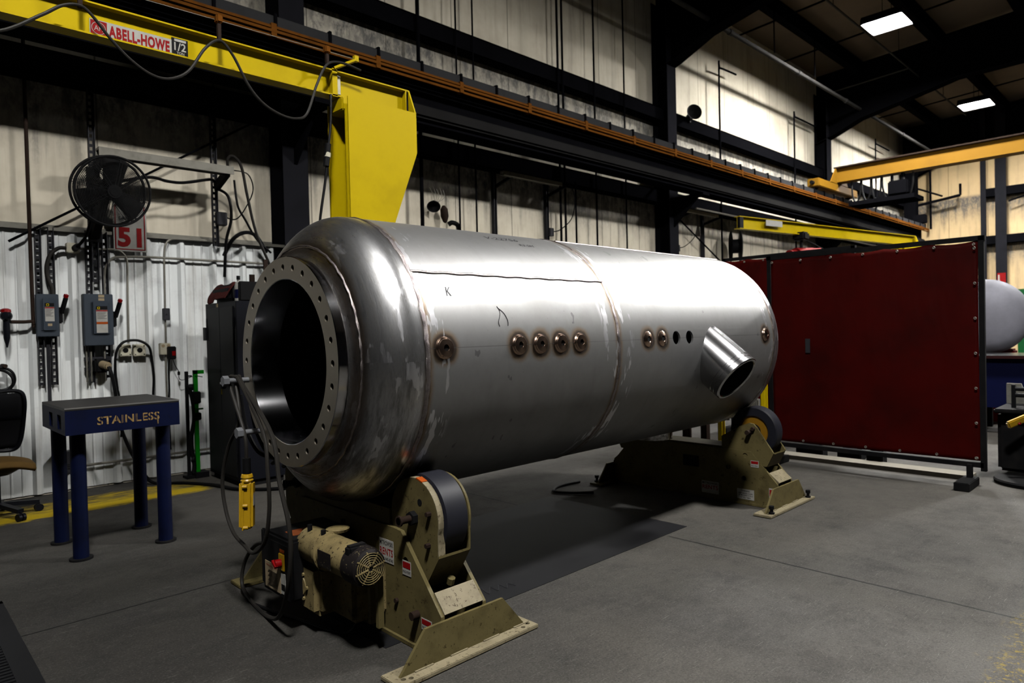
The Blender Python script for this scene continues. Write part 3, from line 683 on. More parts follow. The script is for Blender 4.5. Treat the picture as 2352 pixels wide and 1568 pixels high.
tag(obj('rigid_conduit', B().tube([(1.575, 7.88, 2.435), (1.75, 7.88, 2.44), (1.90, 7.88, 2.445), (1.97, 7.88, 2.41), (2.005, 7.88, 2.32), (2.0, 7.88, 2.0), (1.995, 7.88, 1.47)], .012, 8, 5), 'galv'), 'pale conduit from the cream receptacle box bending down to the twin outlets', 'conduit')
tag(obj('rigid_conduit', B().tube([(1.79, 7.88, 1.975), (1.79, 7.88, 2.15), (1.81, 7.88, 2.27), (1.86, 7.88, 2.345), (1.94, 7.88, 2.372), (2.2, 7.88, 2.387), (2.8, 7.88, 2.386), (4.4, 7.88, 2.385)], .013, 8, 5), 'galv'), 'pale conduit bending from the larger disconnect box to run level behind the vessel', 'conduit')
tag(obj('rigid_conduit', B().tube([(2.36, 7.90, .26), (2.36, 7.90, 1.3), (2.362, 7.89, 1.47), (2.365, 7.88, 2.2), (2.372, 7.88, 2.45), (2.395, 7.88, 2.55), (2.455, 7.88, 2.598), (2.6, 7.88, 2.605), (2.86, 7.88, 2.607)], .011, 8, 4), 'galv'), 'pale vertical conduit with a bent top left of the charcoal cabinet', 'conduit')
tag(obj('rigid_conduit', B().cyl((1.3, 7.88, .25), (3.2, 7.88, .25), .013, n=8), 'galv'), 'pale level conduit low on the wall behind the blue table', 'conduit')
tag(obj('switch_box', B().box(2.335, 2.40, 7.84, 7.9, 1.71, 1.84, .005).cyl((2.367, 7.825, 1.775), (2.367, 7.84, 1.775), .006, n=8), 'strut'), 'small grey switch box on the vertical conduit', 'switch box')
def outlet(x0, x1, z0, z1, label, hole=True):
    t = thing('outlet_box', label, 'outlet', ((x0+x1)/2, 7.87, z0), 'cream wall outlets')
    obj('box', B().box(x0, x1, 7.85, 7.92, z0, z1, .006), 'cream', t)
    cx, cz = (x0+x1)/2, (z0+z1)/2
    if hole:
        obj('socket', B().cyl((cx, 7.846, cz), (cx, 7.855, cz), .026), 'dark', t)
        b = B()
        for sx in (-1, 1):
            for sz in (-1, 1): b.cyl((cx+sx*.042, 7.847, cz+sz*.045), (cx+sx*.042, 7.851, cz+sz*.045), .007, n=8)
        obj('screw', b, 'blackpr', t)
    else:
        for sx in (-.025, .028): obj('socket', B().cyl((cx+sx, 7.846, z1-.03), (cx+sx, 7.853, z1-.03), .017), 'ivory', t)
    return t
outlet(1.905, 2.012, 1.335, 1.46, 'cream single outlet box, the left of the twin pair')
outlet(2.035, 2.150, 1.33, 1.458, 'cream single outlet box, the right of the twin pair')
outlet(2.295, 2.40, 1.335, 1.462, 'cream duplex outlet box with a black adapter, left of the cabinet', False)
t = thing('power_adapter', 'black power adapter with a red rocker plugged into the duplex outlet', 'adapter', (2.385, 7.82, 1.28))
obj('body', B().box(2.355, 2.43, 7.77, 7.85, 1.285, 1.425, .008), 'blackpr', t)
obj('rocker', B().box(2.385, 2.42, 7.765, 7.772, 1.325, 1.375), 'redpl', t)
tag(obj('adapter_cord', B().tube([(2.37, 7.82, 1.29), (2.37, 7.85, 1.15), (2.372, 7.86, .95), (2.36, 7.86, .75), (2.37, 7.86, .3)], .009, 6), 'cableb'), 'black cord hanging from the power adapter down the wall', 'cable')
t = thing('inline_cord', 'thin cord with a small black block reaching towards the green post', 'cable', (2.4, 7.8, 1.1))
obj('cord', B().tube([(2.40, 7.80, 1.29), (2.42, 7.80, 1.22), (2.455, 7.80, 1.15), (2.46, 7.80, 1.07), (2.49, 7.78, 1.055), (2.52, 7.75, 1.07), (2.56, 7.6, 1.10), (2.60, 7.5, 1.09)], .004, 6), 'cableb', t)
obj('block', B().box(2.445, 2.468, 7.79, 7.81, 1.11, 1.15, .003), 'blackpr', t)
t = thing('plug_rack', 'dark heavy duty plug and strut rack under the larger disconnect', 'plug', (1.7, 7.88, 1.1))
obj('rail', B().box(1.59, 1.83, 7.86, 7.90, 1.30, 1.34).box(1.59, 1.83, 7.86, 7.90, 1.20, 1.235), 'strut', t, 0)
obj('receptacle', B().box(1.66, 1.78, 7.76, 7.87, 1.18, 1.32, .015), 'blackm', t)
obj('plug', B().cyl((1.72, 7.76, 1.265), (1.75, 7.68, 1.25), .038).cyl((1.75, 7.68, 1.25), (1.755, 7.66, 1.245), .03), 'ivory', t)
b = B()
for x in (1.605, 1.645, 1.765): b.cyl((x, 7.85, 1.09), (x, 7.85, 1.455), .008, n=8)
obj('threaded_rod', b, 'galv', t)
tag(obj('heavy_cable', B().tube([(1.755, 7.66, 1.24), (1.775, 7.63, 1.15), (1.80, 7.62, .95), (1.82, 7.62, .7), (1.90, 7.62, .42), (2.02, 7.62, .15), (2.12, 7.58, .02), (2.33, 7.35, .018), (2.50, 7.0, .018), (2.60, 6.6, .018), (2.9, 6.3, .018), (3.3, 6.1, .018)], .017, 8), 'cableb'), 'thick black cable from the wall plug down to the floor behind the blue table', 'cable')
tag(obj('hanging_cable', B().tube([(1.86, 7.80, 1.0), (1.845, 7.80, 1.2), (1.855, 7.78, 1.38), (1.91, 7.77, 1.475), (1.99, 7.77, 1.50), (2.08, 7.77, 1.49), (2.16, 7.78, 1.43), (2.19, 7.80, 1.32), (2.205, 7.80, 1.1), (2.20, 7.82, .9), (2.2, 7.84, .6)], .013, 8), 'cableb'), 'black cable draped over the twin outlets in an arch', 'cable')
tag(obj('hanging_cable', B().tube([(1.85, 7.80, 1.30), (1.84, 7.80, 1.1), (1.87, 7.80, .95), (1.90, 7.82, .75), (1.89, 7.84, .5)], .011, 8), 'cableb'), 'black cable hanging left of the twin outlets behind the table', 'cable')
# air tool, coil, low box
t = thing('air_drill', 'black hand drill hanging nose down on the wall at the far left', 'drill', (.955, 7.78, 1.75))
obj('motor_head', B().lathe([(-.06, 0), (-.058, .03), (-.03, .045), (.03, .045), (.06, .035), (.065, 0)], (.955, 7.78, 1.755), (.35, 1, 0), 24), 'pbt', t)
obj('rear_cap', B().lathe([(0, .044), (.025, .04), (.035, .02), (.036, 0)], (.952, 7.78, 1.79), (0, 0, 1), 20), 'redpl', t)
obj('handle', B().lathe([(0, .03), (-.05, .026), (-.10, .028), (-.19, .026), (-.21, .022), (-.25, .012), (-.28, .006)], (.955, 7.78, 1.74), (0, 0, 1), 20), 'pbt', t)
tag(obj('hook_arm', B().cyl((.99, 7.86, 1.70), (.98, 7.78, 1.74), .01, n=8), 'blackm'), 'short black hook holding the hand drill', 'hook')
t = thing('cable_coil', 'coil of black welding cable hung at the left picture edge', 'cable coil', (.93, 7.84, 1.17))
for k in range(4):
    obj('loop', B().ring((.905-.01*k, 7.82-.022*k, 1.17-.01*k), (.1*k, 1, .05), .105+.008*(k % 2), .010, 40), 'cableb', t)
obj('hook', B().cyl((.93, 7.72, 1.29), (.93, 7.93, 1.29), .018, n=12), 'rust', t)
t = thing('floor_box', 'small louvred grey box low on the wall behind the blue table', 'box', (1.39, 7.88, .2))
obj('body', B().box(1.33, 1.47, 7.80, 7.92, .2, .42, .006), 'strut', t)
obj('louvre', B().box(1.345, 1.455, 7.795, 7.80, .25, .255).box(1.345, 1.455, 7.795, 7.80, .27, .275).box(1.345, 1.455, 7.795, 7.80, .29, .295), 'cab', t, 0)
t = thing('gooseneck_bracket', 'broken gooseneck fitting with wires on the back wall behind the vessel', 'wall fitting', (6.15, 7.85, 3.2))
obj('neck', B().tube([(6.46, 7.93, 2.85), (6.46, 7.8, 3.0), (6.40, 7.75, 3.10), (6.30, 7.75, 3.13), (6.25, 7.78, 3.1)], .035, 10), 'cableb', t)
obj('lamp_head', B().lathe([(0, .03), (.06, .05), (.12, .1), (.12, .09), (.05, .03), (.03, 0)], (6.05, 7.86, 3.42), (-.4, -.5, -.6), 20), 'blackm', t)
b = B()
for k in range(5): b.tube([(6.08, 7.86, 3.40), (6.02+.05*k, 7.82, 3.5), (5.98+.06*k, 7.85, 3.62+.03*(k % 2))], .004, 5)
obj('wire', b, 'galv', t)
obj('rag_wrap', B().lathe([(0, .02), (.05, .055), (.16, .06), (.24, .03), (.26, 0)], (6.20, 7.82, 3.38), (.1, 0, -1), 14), 'rust', t)
# ================================================================ PRESSURE VESSEL
V = thing('pressure_vessel', 'large horizontal stainless steel pressure vessel lying on the welding rollers', 'pressure vessel', (3.6, VY, .6))
AX = (1, 0, 0); AO = (0, VY, VZ)
def hollow(x0, x1, r, th=.014): return B().lathe([(x0, r), (x1, r), (x1, r-th), (x0, r-th)], AO, AX, 128, True)
s1 = obj('shell_course', hollow(X1, X2, VR), 'shell', V)
s2 = obj('shell_course', hollow(X2, X3, VR), 'shell', V)
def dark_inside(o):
    o.data.materials.append(M['scale'])  # inner faces painted near black, as the unlit inside of the drum
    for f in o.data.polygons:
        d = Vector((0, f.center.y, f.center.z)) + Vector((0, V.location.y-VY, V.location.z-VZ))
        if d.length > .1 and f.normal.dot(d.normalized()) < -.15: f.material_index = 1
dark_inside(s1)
NC, ND, NR = Vector((4.467, 2.331, 1.122)), Vector((0, -.783, -.622)), .187
c = B()
for x in HOL: p = vpt(x, CH+.2); n_ = (p-Vector((x, VY, VZ))).normalized(); c.cyl(p-n_*.08, p+n_*.06, .046, n=32)
cut(s2, c)
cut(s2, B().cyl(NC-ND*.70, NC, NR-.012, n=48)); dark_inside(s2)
# heads
prof = [(1.871, VR), (1.82, VR)]
for k in range(1, 17):
    r = VR*math.cos(k/16*math.radians(38.5)); prof.append((1.82-.32*math.sin(k/16*math.radians(38.5)), r))
prof = [(x, r) for x, r in prof]
xe, re_ = prof[-1]
inner = [(x+.012, r-.014) for x, r in prof[::-1]]
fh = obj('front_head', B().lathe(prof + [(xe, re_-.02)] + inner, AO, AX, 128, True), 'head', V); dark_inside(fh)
prof = [(X3, VR), (X3+.03, VR)] + [(X3+.03+.36*math.sin(k/20*PI/2), VR*math.cos(k/20*PI/2)) for k in range(1, 21)]
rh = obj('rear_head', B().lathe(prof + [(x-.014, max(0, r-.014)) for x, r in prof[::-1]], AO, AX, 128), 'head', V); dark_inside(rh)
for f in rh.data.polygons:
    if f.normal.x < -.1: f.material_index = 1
obj('neck', B().lathe([(1.583, .520), (1.600, .545), (xe+.004, re_-.002), (xe+.012, re_-.03), (1.66, .47), (1.60, .43)], AO, AX, 128, True), 'head', V)
fl = obj('flange', B().lathe([(1.539, .5349), (1.5375, .5335), (1.536, .531), (1.536, .4219), (1.538, .4185), (1.541, .4179), (1.70, .4179), (1.70, .44), (1.60, .50), (1.586, .531), (1.583, .5349)], AO, AX, 144, True), 'face', V)
fl.data.materials.append(M['turned'])
for f in fl.data.polygons:
    n_ = f.normal
    if abs(n_.x) < .9: f.material_index = 1
c = B()
BH = []
for k in range(28):
    a = 2*PI*(k+.0)/28; q = Vector((0, math.sin(a)*.4795, math.cos(a)*.4795)); BH.append(Vector(AO)+q)
    c.cyl(Vector((1.50, VY, VZ))+q, Vector((1.612, VY, VZ))+q, .0165, n=16)
cut(fl, c)
def bead(x, r, tr, name='girth_weld'):
    b = B(); n = 360; b.lathe([(x+tr*1.5*math.cos(t), r+tr*.55*math.sin(t)) for t in (2*PI*i/10 for i in range(10))], AO, AX, 300, True)
    for v in b.bm.verts:
        d = Vector((0, v.co.y-VY, v.co.z-VZ)); a = math.atan2(d.z, d.y)
        v.co.x += .0022*math.sin(a*37)+.0012*math.sin(a*91); v.co += d.normalized()*(.0012*math.sin(a*260))
    return obj(name, b, 'weld', V)
bead(X1, VR, .0085); bead(X2, VR, .0075); bead(X3, VR, .007); bead(xe+.004, re_, .007, 'neck_weld')
def seam(x0, x1, deg):
    n = 90; pts = []
    for i in range(n+1):
        x = x0+(x1-x0)*i/n; pts.append(vpt(x, deg+.18*math.sin(i*.6), VR+.0005*math.sin(i*2.4)))
    return obj('long_seam', B().tube(pts, .0085, 8, 1), 'weld', V)
seam(X1, X2, 34.1); seam(X2, X3, 71.5)
# couplings, discs
for x in CPL:
    p = vpt(x, CH, VR-.005); n_ = (p-Vector((x, VY, VZ))).normalized()
    q = obj('coupling', B().lathe([(0, .056), (.006, .054), (.012, .049), (.0125, .046), (.0185, .0425), (.0215, .017), (.019, .0155), (-.03, .0155), (-.03, .03)], p, n_, 40), 'copper', V)
    obj('bore', B().cyl(p+n_*.002, p+n_*.012, .0154), 'dark', q)
for x in DSC:
    p = vpt(x, CH+.1, VR-.004); n_ = (p-Vector((x, VY, VZ))).normalized()
    q = obj('coupling', B().lathe([(0, .052), (.005, .050), (.007, .046), (.0135, .0205), (.012, .0185), (-.02, .0185), (-.02, .03)], p, n_, 40), 'copper', V)
    obj('bore', B().cyl(p-n_*.0, p+n_*.0085, .0184), 'dark', q)
# angled nozzle
nz = obj('nozzle', B().lathe([(-.62, NR), (-.075, NR), (-.073, NR-.004), (-.062, NR-.004), (-.06, NR), (-.045, NR), (-.043, NR-.004), (-.034, NR-.004), (-.032, NR), (-.006, NR), (0, NR-.006), (0, NR-.020), (-.006, NR-.026), (-.62, NR-.026)], NC, ND, 96, True), 'steel', V)
# inner face of the drum seen through bore and nozzle
# end rim fittings under the drum
obj('drain_pad', B().cyl((4.72, VY-.02, VZ-VR-.03), (4.72, VY-.02, VZ-VR+.03), .17, n=40), 'head', V)
def onshell(x0, deg0, italic=0):
    def f(u, q): return vpt(x0+u, deg0+math.degrees(q/VR), VR+.0012)
    return f
text('marker_writing', 'V-22756', None or (0, 0, 0), AX, (0, 0, 1), .045, 'strut', V, .26, 0, onshell(2.62, 62), .3)
text('marker_writing', 'R3-SM', (0, 0, 0), AX, (0, 0, 1), .03, 'strut', V, .13, 0, onshell(2.83, 57), .3)
text('marker_writing', 'K', (0, 0, 0), AX, (0, 0, 1), .05, 'strut', V, .035, 0, onshell(2.04, 24), .2)
b = B()
b.tube([vpt(2.35+.012*math.sin(k*.5), 20-k*.75, VR+.001) for k in range(12)], .0012, 5, 2)
b.tube([vpt(2.36, 19, VR+.001), vpt(2.39, 17, VR+.001), vpt(2.405, 14, VR+.001), vpt(2.40, 12, VR+.001)], .0014, 5, 3)
obj('chalk_mark', b, 'strut', V)
def hexbolt(k, label):
    p = BH[k]; a = B()
    x0 = 1.536
    t = thing('hex_bolt', label, 'bolt', (x0, p.y, p.z), 'bolts in the flange')
    obj('shank', B().cyl((1.60, p.y, p.z), (1.42, p.y, p.z), .0145), 'boltgrey', t)
    obj('head', B().cyl((1.425, p.y, p.z), (1.395, p.y, p.z), .029, n=6), 'boltgrey', t)
    return p
PB1 = hexbolt(8, 'grey hex bolt in the flange with the pendant cables slung over it'); PB2 = hexbolt(11, 'grey hex bolt standing out of the flange below the slung cables')

# ================================================================ WELDING ROLLERS
def roller(cx, top, powered, label):
    t = thing('welding_roller', label, 'welding roller', (cx, VY, 0), 'tan welding rollers')
    X = lambda d: cx+d
    mir = lambda pts: pts + [(2*VY-y, z) for y, z in pts[::-1]]
    sp = [(2.43, .02), (2.43, .205), (2.735 if powered else 2.655, top), (2.80, top+.006)]
    for x0 in (-.136, .116):
        sd = B().prism(mir(sp), 'x', X(x0), X(x0+.02))
        so = obj('side_plate', sd, 'beige', t, 0)
        c = B()
        for (y, z, r) in ((2.70, .40, .022),) if powered else ((2.705, .415, .02), (2.86, .30, .022), (2.72, .22, .022)): c.cyl((X(x0)-.05, y, z), (X(x0)+.07, y, z), r, n=20)
        cut(so, c)
    obj('centre_beam', B().box(X(-.116), X(.116), 2.86, 2*VY-2.86, .05, top+(.085 if powered else .02)), 'beige', t, 0)
    obj('bottom_strip', B().box(X(-.15), X(.15), 2.44, 2*VY-2.44, .004, .022), 'beige', t, 0)
    for sgn in (1, -1):
        Y = lambda y: y if sgn == 1 else 2*VY-y
        b = B().box(X(-.42), X(.42), min(Y(2.355), Y(2.50)), max(Y(2.355), Y(2.50)), .003, .022, .003)
        fb = obj('foot_plate', b, 'beigeworn' if sgn == 1 else 'beige', t)
        c = B()
        for dx in (-.37, -.34, .34, .385): c.cyl((X(dx), Y(2.385 if abs(dx) < .36 else 2.40), -.05), (X(dx), Y(2.385 if abs(dx) < .36 else 2.40), .06), .012, n=14)
        cut(fb, c)
        obj('end_plate', B().prism([(X(-.375), .022), (X(.375), .022), (X(.235), .19), (X(-.235), .19)], 'y', min(Y(2.415), Y(2.43)), max(Y(2.415), Y(2.43))), 'beige', t, 0)
        if sgn == 1:
            b = B()
            for k in range(4): b.bar((X(-.30+k*.2), 2.413, .024), (X(-.20+k*.2), 2.413, .024), .012, .006)
            obj('weld_run', b, 'beigeworn', t, 0)
        sl = Vector((0, Y(2.735)-Y(2.43), top-.205)).normalized()
        c0 = Vector((cx, Y(2.468), .262)); nrm = Vector((1, 0, 0)).cross(sl)
        obj('slope_plate', B().obox(c0-Vector((0, 0, .012)), (.117, 0, 0), sl*.055, nrm*.006), 'beigeworn', t, 0)
        hy, hz = Y(2.66), .615
        if powered:
            n = 24; pts = []
            for i in range(n+1):
                a = -.25 + (PI+.35)*i/n; pts.append((Y(2.665-.19*math.cos(a)), .615+.19*math.sin(a)))
            pts += [(Y(2.855), .52), (Y(2.80), .30), (Y(2.585), .30), (Y(2.485), .455)]
            for x0 in (-.106, .082):
                obj('wheel_guard', B().prism(pts, 'x', X(x0), X(x0+.012)), 'beige', t, 0)
            b = B(); m = 14
            arc = [(Y(2.665-.192*math.cos(a)), .615+.192*math.sin(a)) for a in (-.25+1.95*i/m for i in range(m+1))]
            arc = [(Y(2.479), .46)] + arc
            for (y0, z0), (y1, z1) in zip(arc, arc[1:]): b.bar((X(-.086), y0, z0), (X(-.086), y1, z1), .04, .004)
            gl = obj('guard_lip', b, 'beigeworn', t, 0)
            if sgn == 1: obj('inspection_sticker', B().bar((X(-.086), 2.592, .794), (X(-.086), 2.64, .808), .041, .0065, (0, 0, 1)), 'orangepl', gl, 0)
            obj('guard_base', B().obox((cx-.012, Y(2.533), .378), (.094, 0, 0), Vector((0, Y(.06)-Y(0), -.088)).normalized()*.1, Vector((0, 0, .006))), 'beige', t, 0)
            obj('tire', B().lathe([(-.07, .12), (-.07, .19), (-.062, .206), (.062, .206), (.07, .19), (.07, .12)], (cx-.005, hy, hz), AX, 64, True), 'tire', t)
            ax = obj('axle', B().cyl((X(-.20), hy, hz), (X(.13), hy, hz), .018).cyl((X(-.20), hy, hz), (X(-.19), hy, hz), .026), 'rust', t)
            obj('nut', B().cyl((X(-.135), hy, hz), (X(-.107), hy, hz), .034, n=6), 'blackm', ax)
            if sgn == 1:
                for (y, z) in ((2.535, .655), (2.545, .505)): obj('bolt', B().cyl((X(-.13), y, z), (X(-.105), y, z), .012, n=6), 'rust', t)
                obj('peephole', B().cyl((X(-.107), 2.615, .695), (X(-.105), 2.615, .695), .017), 'dark', t)
                obj('pivot_bolt', B().cyl((X(-.175), 2.61, .17), (X(-.13), 2.61, .17), .02), 'rust', t)
                obj('pivot_bolt', B().cyl((X(-.15), 2.78, .19), (X(-.13), 2.78, .19), .012), 'rust', t)
                obj('grease_fitting', B().cyl((cx, 2.53, .30), (cx, 2.52, .33), .02, n=8), 'beige', t)
        else:
            arm = [(2.92, .45), (2.92, .56), (2.752, .656), (2.665, .69), (2.63, .684), (2.598, .651), (2.462, .456), (2.52, .34), (2.75, .33)]
            for x0 in (-.128, .09): obj('arm_plate', B().prism([(Y(y), z) for y, z in arm], 'x', X(x0), X(x0+.016)), 'beige', t, 0)
            obj('arm_base', B().obox((cx-.01, Y(2.493), .397), (.10, 0, 0), Vector((0, Y(.06)-Y(0), -.117)).normalized()*.062, Vector((0, 0, .006))), 'beige', t, 0)
            obj('tire', B().lathe([(-.055, .13), (-.055, .195), (-.048, .206), (.048, .206), (.055, .195), (.055, .13)], (cx-.02, hy, hz), AX, 64, True), 'tire', t)
            wh = obj('wheel', B().lathe([(-.04, 0), (-.04, .115), (-.052, .13), (-.052, .15), (.052, .15), (.052, .13), (.04, .115), (.04, 0)], (cx-.02, hy, hz), AX, 48), 'orange', t)
            obj('hub', B().cyl((X(-.105), hy, hz), (X(.07), hy, hz), .06), 'blackm', wh)
            obj('axle', B().cyl((X(-.19), hy, hz), (X(.11), hy, hz), .02).cyl((X(-.155), hy-.03, hz+.03), (X(-.125), hy-.03, hz+.03), .015), 'rust', t)
            for dx in (-.345, .345): obj('anchor_bolt', B().cyl((X(dx), Y(2.385), .02), (X(dx), Y(2.385), .075), .012).cyl((X(dx), Y(2.385), .06), (X(dx), Y(2.385), .085), .021, n=6).cyl((X(dx), Y(2.385), .022), (X(dx), Y(2.385), .035), .024, n=6), 'blackm', t)
    return t
def sticker(par, x, y0, y1, z0, z1, lines, name='sticker', mat='white', head=None):
    s = obj(name, B().box(x-.0015, x, y0, y1, z0, z1), mat, par, 0)
    for (txt, zf, hf, mt, wf) in lines:
        hgt = z1-z0; wd = y1-y0
        text('lettering', txt, (x-.002, y1-wd*(1-wf)/2, z0+hgt*zf), (0, -1, 0), (0, 0, 1), hgt*hf, mt, s, wd*wf, .02)
    if head: obj('banner', B().box(x-.0025, x-.001, y0+(y1-y0)*.06, y1-(y1-y0)*.06, z0+(z1-z0)*.5, z1-(z1-z0)*.08), head, s, 0)
    return s
RN = roller(1.99, .54, True, 'tan powered welding roller with drive motor under the vessel front end')
sticker(RN, 1.853, 2.80, 2.925, .36, .475, [('MITROWSKI', .72, .2, 'blackpr', .92), ('RENTS', .30, .32, 'red', .92), ('1-800-943-8745', .06, .14, 'blackpr', .92)])
sticker(RN, 1.853, 2.655, 2.725, .335, .405, [('PINCH POINT', .12, .2, 'blackpr', .9)], head='red')
sticker(RN, 1.853, 2.50, 2.58, .11, .165, [('WARNING', .1, .25, 'blackpr', .9)], head='red')
# drive unit
g0 = obj('gearbox', B().box(1.66, 1.854, 2.86, 3.20, .10, .36, .02).box(1.57, 1.72, 3.06, 3.24, .10, .36, .03), 'motor', RN)
obj('gear_cover', B().lathe([(0, .085), (.015, .085), (.02, .075), (.03, .06), (.042, .055), (.045, 0)], (1.60, 3.23, .235), (-.75, -.1, 0), 36), 'motor', RN)
b = B()
for k in range(6):
    a = k*PI/3; b.cyl((1.585, 3.225+.07*math.cos(a), .235+.07*math.sin(a)), (1.56, 3.222+.07*math.cos(a), .235+.07*math.sin(a)), .009, n=6)
obj('cover_bolts', b, 'motor', RN)
mt = obj('drive_motor', B().lathe([(0, .05), (0, .075), (.02, .086), (.20, .086), (.205, .095), (.225, .095), (.23, .085), (.47, .085)], (1.63, 3.24, .435), (0, -1, 0), 48), 'motor', RN)
obj('end_bell', B().lathe([(.47, .086), (.472, .092), (.54, .092), (.575, .085), (.585, .07), (.585, 0), (.55, 0)], (1.63, 3.24, .435), (0, -1, 0), 48), 'flake', RN)
b = B(); yf = 2.652
for k in range(6): b.ring((1.63, yf, .435), (0, 1, 0), .018+k*.0105, .0022, 36, 6)
for k in range(8):
    a = k*PI/4+.2; b.cyl((1.63+.012*math.cos(a), yf, .435+.012*math.sin(a)), (1.63+.078*math.cos(a), yf+.004, .435+.078*math.sin(a)), .004, n=6)
obj('fan_grille', b, 'motor', RN)
obj('grille_back', B().cyl((1.63, yf+.002, .435), (1.63, yf+.004, .435), .074), 'dark', RN)
obj('name_plate', B().box(1.539, 1.5425, 2.86, 2.98, .40, .475), 'flake', mt)
obj('mounting_flange', B().lathe([(0, .0), (0, .055), (.012, .058), (.012, .05), (.016, .045), (.018, 0)], (1.69, 3.05, .518), (0, 0, 1), 32), 'motor', RN)
for (x, y) in ((1.60, 3.17), (1.60, 3.03), (1.76, 3.12)): obj('bolt', B().cyl((x, y, .50), (x, y, .545), .013, n=6), 'blackm', RN)
obj('terminal_box', B().box(1.56, 1.66, 2.715, 2.765, .475, .535, .01), 'blackm', RN)
for y in (2.72, 2.79): obj('support_bar', B().box(1.70, 1.73, y-.012, y+.012, .12, .36), 'beige', RN, 0)
cb = obj('control_box', B().box(1.505, 1.853, 3.19, 3.50, .165, .475, .012), 'blackm', RN)
obj('door', B().box(1.495, 1.507, 3.195, 3.495, .17, .45, .005), 'blackm', cb)
obj('mounting_ear', B().box(1.50, 1.52, 3.50, 3.53, .19, .48, .006), 'blackm', cb)
obj('switch_plate', B().box(1.488, 1.497, 3.24, 3.30, .315, .40, .003), 'yellowp', cb)
obj('switch_knob', B().cyl((1.49, 3.275, .352), (1.46, 3.28, .352), .022).bar((1.458, 3.26, .34), (1.458, 3.30, .366), .014, .012), 'redpl', cb)
obj('warning_label', B().box(1.4935, 1.496, 3.245, 3.295, .405, .42), 'orangepl', cb, 0)
obj('top_label', B().box(1.56, 1.70, 3.27, 3.37, .4745, .4765), paint('faded_orange_label', (.15, .04, .012), .6, .4), cb, 0)
is_ = obj('instruction_sheet', B().box(1.4925, 1.496, 3.29, 3.47, .19, .325), 'ivory', cb, 0)
b = B()
for k in range(11): b.box(1.4915, 1.493, 3.325, 3.435-.008*(k % 3), .205+k*.0075, .2075+k*.0075)
obj('small_print', b, 'blackpr', is_, 0)
text('lettering', 'Welding Roller', (1.4915, 3.455, .30), (0, -1, 0), (0, 0, 1), .012, 'red', is_, .15)
obj('data_sticker', B().box(1.4925, 1.496, 3.235, 3.285, .195, .30), 'white', cb, 0)
obj('data_print', B().box(1.4915, 1.4935, 3.24, 3.28, .215, .245), 'blackpr', cb, 0)
RF = roller(5.43, .45, False, 'tan idler welding roller with orange wheel under the vessel rear end')
sticker(RF, 5.292, 2.95, 3.115, .045, .15, [('MITROWSKI', .74, .2, 'blackpr', .92), ('RENTS', .34, .34, 'red', .92)])
sticker(RF, 5.292, 2.63, 2.78, .045, .13, [('WARNING', .74, .16, 'blackpr', .5), ('KEEP HANDS CLEAR', .52, .13, 'blackpr', .85), ('OF MOVING ROLLS', .32, .13, 'blackpr', .85), ('AT ALL TIMES', .1, .13, 'blackpr', .6)])
sticker(RF, 5.292, 2.585, 2.655, .325, .38, [('PINCH POINT', .12, .2, 'blackpr', .85)], head='red')
sticker(RF, 5.292, 2.435, 2.50, .03, .17, [('DANGER', .1, .15, 'blackpr', .85)], head='red')
obj('recessed_panel', B().box(5.2925, 5.294, 3.14, 3.30, .26, .36), 'blackm', RF, 0)

# pendant and its cables
PD = thing('pendant_control', 'yellow handheld pendant control hanging from the flange on its cable', 'pendant', (1.43, 3.53, .47))
pc = Vector((1.43, 3.53, .62)); q1 = Vector((.80, -.6, 0)).normalized(); q2 = Vector((0, 0, 1)).cross(q1)
b = B().obox(pc+q2*.0, q1*.036, q2*.031, Vector((.004, 0, .125)))
es = list(b.bm.edges); bmesh.ops.bevel(b.bm, geom=es, offset=.012, segments=3, affect='EDGES')
obj('case', b, 'yellowp', PD)
obj('flange_seam', B().obox(pc-q1*.012, q1*.004, q2*.036, Vector((.004, 0, .128))), 'yellowp', PD)
for dz in (-.115, 0, .10): obj('screw', B().cyl(pc-q2*.034-q1*.012+Vector((0, 0, dz)), pc-q2*.034+q1*.012+Vector((0, 0, dz)), .010, n=10), 'yellowp', PD)
obj('collar', B().lathe([(0, .03), (.008, .033), (.016, .028), (.024, .031), (.04, .027), (.045, 0)], pc+Vector((.004, 0, .12)), (0, 0, 1), 28), 'yellowp', PD)
obj('gland', B().cyl(pc+Vector((.004, 0, .165)), pc+Vector((.004, 0, .245)), .021), 'blackpr', PD)
obj('worn_label', B().obox(pc+q1*.0365+Vector((0, 0, .04)), q1*.001, q2*.016, Vector((0, 0, .045))), 'white', PD)
obj('button', B().cyl(pc+q2*.032+Vector((0, 0, -.08)), pc+q2*.042+Vector((0, 0, -.08)), .012), 'redpl', PD)
bt = PB1
top = Vector((1.462, bt.y, bt.z+.020))
tag(obj('pendant_cable', B().tube([(1.434, 3.53, .86), (1.432, 3.545, 1.0), (1.442, bt.y+.028, bt.z-.01), top, (1.47, bt.y-.05, bt.z-.01), (1.44, 3.33, 1.02), (1.42, 3.24, .83), (1.42, 3.235, .64), (1.42, 3.30, .47), (1.42, 3.44, .385), (1.42, 3.56, .40), (1.42, 3.70, .44), (1.42, 3.80, .55), (1.42, 3.835, .71), (1.43, 3.76, .90), (1.45, 3.65, 1.06), (1.475, bt.y+.03, bt.z+.0)], .010, 8, 8), 'cable'), 'grey pendant cable looped over the upper flange bolt', 'cable')
